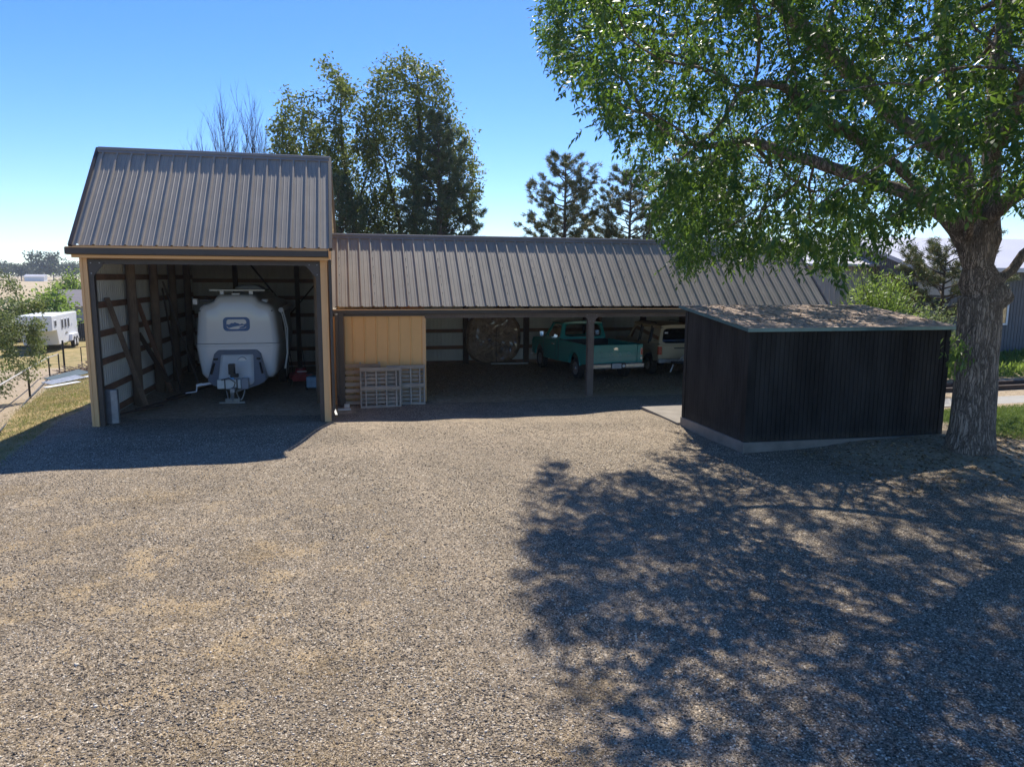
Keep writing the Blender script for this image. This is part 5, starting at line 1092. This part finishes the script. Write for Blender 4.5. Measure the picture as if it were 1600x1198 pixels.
# shrub behind the dark shed: willow-like, bright
def shrub(name, base, h, w, n, ll, lw, mat, label, stems=14, seed=1, droop=.1, cat='shrub', group=None, d=None):
    root = empty(name, base, 0, label, cat, group); r = np.random.default_rng(seed); mb = MB(); C_ = []; D_ = []
    for i in range(stems):
        a = r.uniform(0, 6.28); sp_ = r.uniform(.1, 1)**.7; e = np.array((math.cos(a)*w*sp_, math.sin(a)*(d or w)*sp_, h*(1-.45*sp_**2)*r.uniform(.75, 1.05)))
        pts = [e*np.array((t**1.3, t**1.3, t))+r.normal(0, .03*h/3, 3)*(t > 0) for t in np.linspace(0, 1, 6)]; mb.tube(pts, [.02*h/3*(1-.8*t)+.003 for t in np.linspace(0, 1, 6)], 4, False)
        for j in range(n//stems):
            t = r.uniform(.15, 1)**.7; k = min(4, int(t*5)); q = pts[k]+(pts[k+1]-pts[k])*(t*5-k); s_ = r.normal(0, .17*w, 3); C_.append(q+s_); v = s_/(np.linalg.norm(s_)+1e-6)+np.array((0, 0, .7)); D_.append(v/np.linalg.norm(v))
    mb.build('stems', M['bark_far'], root); V, Fq = leaves(np.array(C_), np.array(D_), ll, lw, droop=droop, cone=.5); mesh_np('foliage', V, Fq, mat, root); return root
shrub('leafy_shrub', (16.4, 19.6, 0), 3.9, 1.25, 11000, .15, .035, M['leaf_bright'], 'tall bright green narrow-leaved shrub behind the right of the dark shed roof', 46, 3, -.1)
shrub('leafy_shrub', (19.4, 20.6, 0), 2.6, 1.1, 4500, .11, .05, M['leaf_olive'], 'olive shrub between the bright shrub and the big trunk', 24, 4)
# left foreground tree (trunk outside the frame)
decid('olive_tree', (-12.4, 25.2, zq(-12.4, 25.2)), [(None, [(0, 0, 0), (.1, 0, 1.5), (.0, 0, 3.0), (-.2, 0, 5)]), ((.1, 0, 1.5), [(1.0, 0, 2.3), (2.0, .1, 2.6)]), ((.0, 0, 3.0), [(1.0, .2, 3.9), (1.7, .3, 4.4)])],
      att_box(1500, [((.2, 0, 4.4), (2.6, 2.3, 2.4), .6), ((1.9, 0, 2.9), (1.4, 1.6, 2.3), .4)], 12), .16, .3, 1.4, .42, 26000, .085, .055, M['leaf_olive'], M['bark_far'],
      'olive-green tree with drooping branches at the left edge over the paddock fence', tiprad=.03, spread=.2, droop=.5)
# shrubs near the horse trailer
for i, (x, y, h, w, m_, lb) in enumerate(((-23.9, 67, 4.7, 2.2, 'leaf_bright', 'yellow-green bush behind the horse trailer'), (-27.5, 66, 4.2, 2.6, 'leaf_olive', 'dusty olive bush left of the yellow-green bush behind the horse trailer'),
        (-31.5, 95, 6.2, 2.2, 'leaf_bright', 'slender yellow-green tree beyond the pale house'), (-28.4, 96, 6.0, 2.8, 'leaf_olive', 'rounded olive tree beside the tall shed post, beyond the pale house'), (-35, 62, 3.4, 3, 'leaf_olive', 'dusty olive bush beyond the left edge tree'))):
    shrub('bush', (x, y, zq(x, y)), h, w, 6500, .30, .20, M[m_], lb, 30, 20+i)
# far treeline, separate trees
def far_tree(base, h, w, seed, label, n=1500):
    root = empty('distant_tree', base, 0, label, 'tree', 'trees on the far horizon'); r = np.random.default_rng(seed)
    MB().tube([(0, 0, 0), (0, 0, h*.5), (0, 0, h*.75)], [h*.03, h*.02, h*.008], 6).build('trunk', M['bark_far'], root)
    cs = [np.array((r.uniform(-.6, .6)*w, r.uniform(-.5, .5)*w, h*r.uniform(.4, .85))) for _ in range(9)]
    P_ = np.concatenate([c+r.normal(0, .24, (n//9, 3))*np.array((w, w, h*.42)) for c in cs]); P_[:, 2] = np.clip(P_[:, 2], h*.08, h*1.02)
    V, Fq = leaves(P_, r.normal(0, 1, (len(P_), 3))*.5+[0, 0, .3], h*.10, h*.07); mesh_np('crown', V, Fq, M['leaf_far'], root); return root
far = []
for i, (px, h, w, dist) in enumerate(((40, 10, 7, 520), (52, 12, 7, 560), (62, 8, 8, 540), (78, 17, 9, 520), (90, 11, 7, 540), (103, 10, 8, 560), (114, 13, 8, 530), (125, 11, 7, 550), (138, 11, 9, 560), (20, 10, 9, 540), (0, 12, 9, 560), (-25, 11, 9, 530))):
    a = math.atan((px-800)/1120)+math.radians(13); x, y = math.sin(a)*dist, math.cos(a)*dist
    lb = ['small tree at the left of the far treeline', 'rounded tree left of the white barn on the horizon', 'low tree just left of the tallest one on the horizon', 'tallest dark rounded tree on the horizon', 'low tree right of the tallest one on the horizon', 'spreading tree midway to the shed post on the horizon', 'rounded tree beside the shed post on the horizon', 'tree half hidden behind the shed post on the horizon', 'horizon tree wholly behind the shed post', 'horizon tree seen through the left edge foliage', 'horizon tree at the very left edge', 'horizon tree beyond the left edge'][i]
    if i in (8, 11): continue
    far_tree((x, y, zq(x, y)), h, w, 40+i, lb)
a = math.atan((60-800)/1120)+math.radians(13); fx, fy = math.sin(a)*500, math.cos(a)*500
fbn = empty('distant_barn', (fx, fy, zq(fx, fy)), 0, 'tiny white barn in front of the far treeline', 'barn'); MB().box(-5, 5, 0, 5, 0, 2.6).build('wall', M['white'], fbn); MB().prism([(-.5, 2.6), (2.5, 3.9), (5.5, 2.6)], 'x', -5.4, 5.4).build('roof', M['pale_roof'], fbn)
# ------------------------------------------------------------------ ground cover
n = 130000; xs = RNG.uniform(-14.5, -5.7, n); ys = 12.5+28*RNG.random(n)**1.3; eL = -6.15-.10*(ys-14); k = (xs < eL+RNG.normal(0, .12, n)) & (xs > -8.2-.30*(ys-20)+RNG.normal(0, .15, n)); xs, ys = xs[k], ys[k]
g1 = RNG.random(len(xs)) < (.26+.3*np.sin(xs*2.1+ys*.8)*np.sin(ys*1.3))
blades('green_grass', xs[g1], ys[g1], .06, .008, M['grass'], 'short green grass on the strip left of the gravel', .6); blades('dry_grass', xs[~g1], ys[~g1], .055, .008, M['grass_dry'], 'dry tan grass on the strip left of the gravel', .7)
n = 60000; xs = RNG.uniform(12.7, 22, n); ys = RNG.uniform(10, 15.5, n); k = (xs > 12.9+.25*(ys-12)+RNG.normal(0, .15, n)) & (((xs-12.1)/1.4)**2+((ys-11)/1.2)**2 > 1); xs, ys = xs[k], ys[k]
blades('lawn_grass', xs, ys, .07, .007, M['grass'], 'green lawn beside the big trunk', .5)
# leafy ground cover beyond the path
n = 16000; xs = RNG.uniform(14.5, 34, n); ys = RNG.uniform(20.2, 25.6, n); xs += .4*(ys-20); z = zt(xs, ys)+RNG.uniform(.0, .45, n)*(.6+.4*np.sin(xs*2)*np.cos(ys*1.7))
V, Fq = leaves(np.stack([xs, ys, z], 1), np.tile((0, 0, 1.), (n, 1)), .26, .06, droop=-.1, cone=.6); tag(mesh_np('ground_cover', V, Fq, M['leaf_bright']), 'bright leafy ground cover below the slate house', 'ground cover', kind='stuff')
n = 3500; xs = RNG.uniform(12.7, 14.2, n); ys = RNG.uniform(17.9, 21.5, n); z = zt(xs, ys)+RNG.uniform(0, .9, n)
V, Fq = leaves(np.stack([xs, ys, z], 1), np.tile((0, 0, 1.), (n, 1)), .22, .05, droop=-.1, cone=.6); tag(mesh_np('tall_weeds', V, Fq, M['leaf_bright']), 'tall bright weeds between the dark shed and the trunk', 'weeds', kind='stuff')
# dry weeds over the gravel, in patches
cx = [(-1.6, 7.3, .5), (-2.6, 8.2, .7), (-1.0, 6.3, .5), (-.3, 5.9, .4), (-2.2, 6.0, .8), (-3.4, 9.8, .6), (-1.2, 5.0, .5), (-.2, 4.7, .4), (-3.6, 7.6, .7), (-4.6, 10.5, .8), (-2.9, 11.5, .5), (1.9, 5.2, .3), (-2.0, 4.6, .6), (-3.0, 5.6, .6), (-1.1, 8.9, .4), (-5.2, 12.2, .5), (1.5, 4.4, .35)]
xs = np.concatenate([RNG.normal(c[0], c[2]*.6, 800) for c in cx]+[RNG.uniform(-6, 3, 1500)]); ys = np.concatenate([RNG.normal(c[1], c[2]*.55, 800) for c in cx]+[RNG.uniform(3.6, 13, 1500)])
blades('dry_weeds', xs, ys, .04, .004, M['straw'], 'thin patches of dry straw-coloured weeds in the gravel', 1.6)
# loose stones standing proud of the gravel
def stones(name, xs, ys, r, mat, label):
    n = len(xs); oct_ = np.array([(1, 0, 0), (0, 1, 0), (-1, 0, 0), (0, -1, 0), (0, 0, 1), (0, 0, -1)], float); tri = np.array([(0, 1, 4), (1, 2, 4), (2, 3, 4), (3, 0, 4), (1, 0, 5), (2, 1, 5), (3, 2, 5), (0, 3, 5)])
    z = zt(xs, ys); V = oct_[None]*RNG.uniform(.55, 1.25, (n, 6, 1))*(r[:, None, None]*np.array((1, 1, .6))); a = RNG.uniform(0, 6.28, n); ca, sa = np.cos(a), np.sin(a)
    X_ = V[..., 0]*ca[:, None]-V[..., 1]*sa[:, None]; Y_ = V[..., 0]*sa[:, None]+V[..., 1]*ca[:, None]
    V = np.stack([X_+xs[:, None], Y_+ys[:, None], V[..., 2]+(z+r*.22)[:, None]], -1).reshape(-1, 3); Fq = (tri[None]+(np.arange(n)*6)[:, None, None]).reshape(-1, 3)
    return tag(mesh_np(name, V, Fq, mat), label, 'stones', kind='stuff')
m, nt, bs = new_mat('loose_stone'); g = N(nt, 'ShaderNodeNewGeometry'); nt.links.new(ramp(nt, g.outputs['Random Per Island'], [(0, (.07, .056, .043)), (.25, (.165, .13, .093)), (.55, (.32, .25, .175)), (.82, (.50, .41, .295)), (1, (.80, .71, .58))]), bs.inputs['Base Color']); bs.inputs['Roughness'].default_value = .85; M['stone'] = m
n = 210000; dd = 3.4+13.5*RNG.random(n)**1.5; aa = RNG.uniform(-.80, .80, n)+math.radians(13); xs = dd*np.sin(aa); ys = dd*np.cos(aa)
k = (xs > -6.1-.1*(ys-14)-5*sm((12.5-ys)/5)) & ~((xs > DX0-.1) & (ys > DF-.1)) & (((xs-12)/1.5)**2+((ys-11)/1.2)**2 > 1); xs, ys = xs[k], ys[k]
stones('loose_stones', xs, ys, RNG.gamma(5, .0012, len(xs))+.0028, M['stone'], 'loose mixed grey and tan gravel stones over the yard')
# fallen leaves on the dirt floor and under the tree
def litter(name, n, x0, x1, y0, y1, label, mat):
    xs = RNG.uniform(x0, x1, n); ys = RNG.uniform(y0, y1, n); c = np.stack([xs, ys, zt(xs, ys)+.012], 1); V, Fq = leaves(c, RNG.normal(0, 1, (n, 3))*np.array((1, 1, .1)), .07, .035, droop=0, cone=.05); tag(mesh_np(name, V, Fq, mat), label, 'leaf litter', kind='stuff')
M['litter'] = leaf_mat('brown_leaf_litter', [(0, (.10, .06, .03)), (.6, (.24, .16, .08)), (1, (.42, .32, .18))], .1, .8, (.3, .2, .1))
litter('floor_litter', 5000, 2.2, 14, 20, 27.5, 'brown leaf litter on the dirt floor of the long shed', M['litter']); litter('tree_litter', 2600, 8.5, 15, 9.2, 12.2, 'fallen leaves on the soil around the big trunk', M['litter'])

# faint air over the far fields
hz = MB().box(-1500, 1200, -60, 1500, -8, 60).build('haze', M['white']); hz.data.materials.clear()
m = bpy.data.materials.new('thin_air'); m.use_nodes = True; nt = m.node_tree; nt.nodes.clear(); o_ = nt.nodes.new('ShaderNodeOutputMaterial'); pv = nt.nodes.new('ShaderNodeVolumePrincipled')
pv.inputs['Density'].default_value = .00028; pv.inputs['Color'].default_value = (.78, .86, 1, 1); pv.inputs['Anisotropy'].default_value = .2; nt.links.new(pv.outputs[0], o_.inputs['Volume']); hz.data.materials.append(m); tag(hz, kind='stuff')
hz['label'] = 'thin pale air over the far fields'
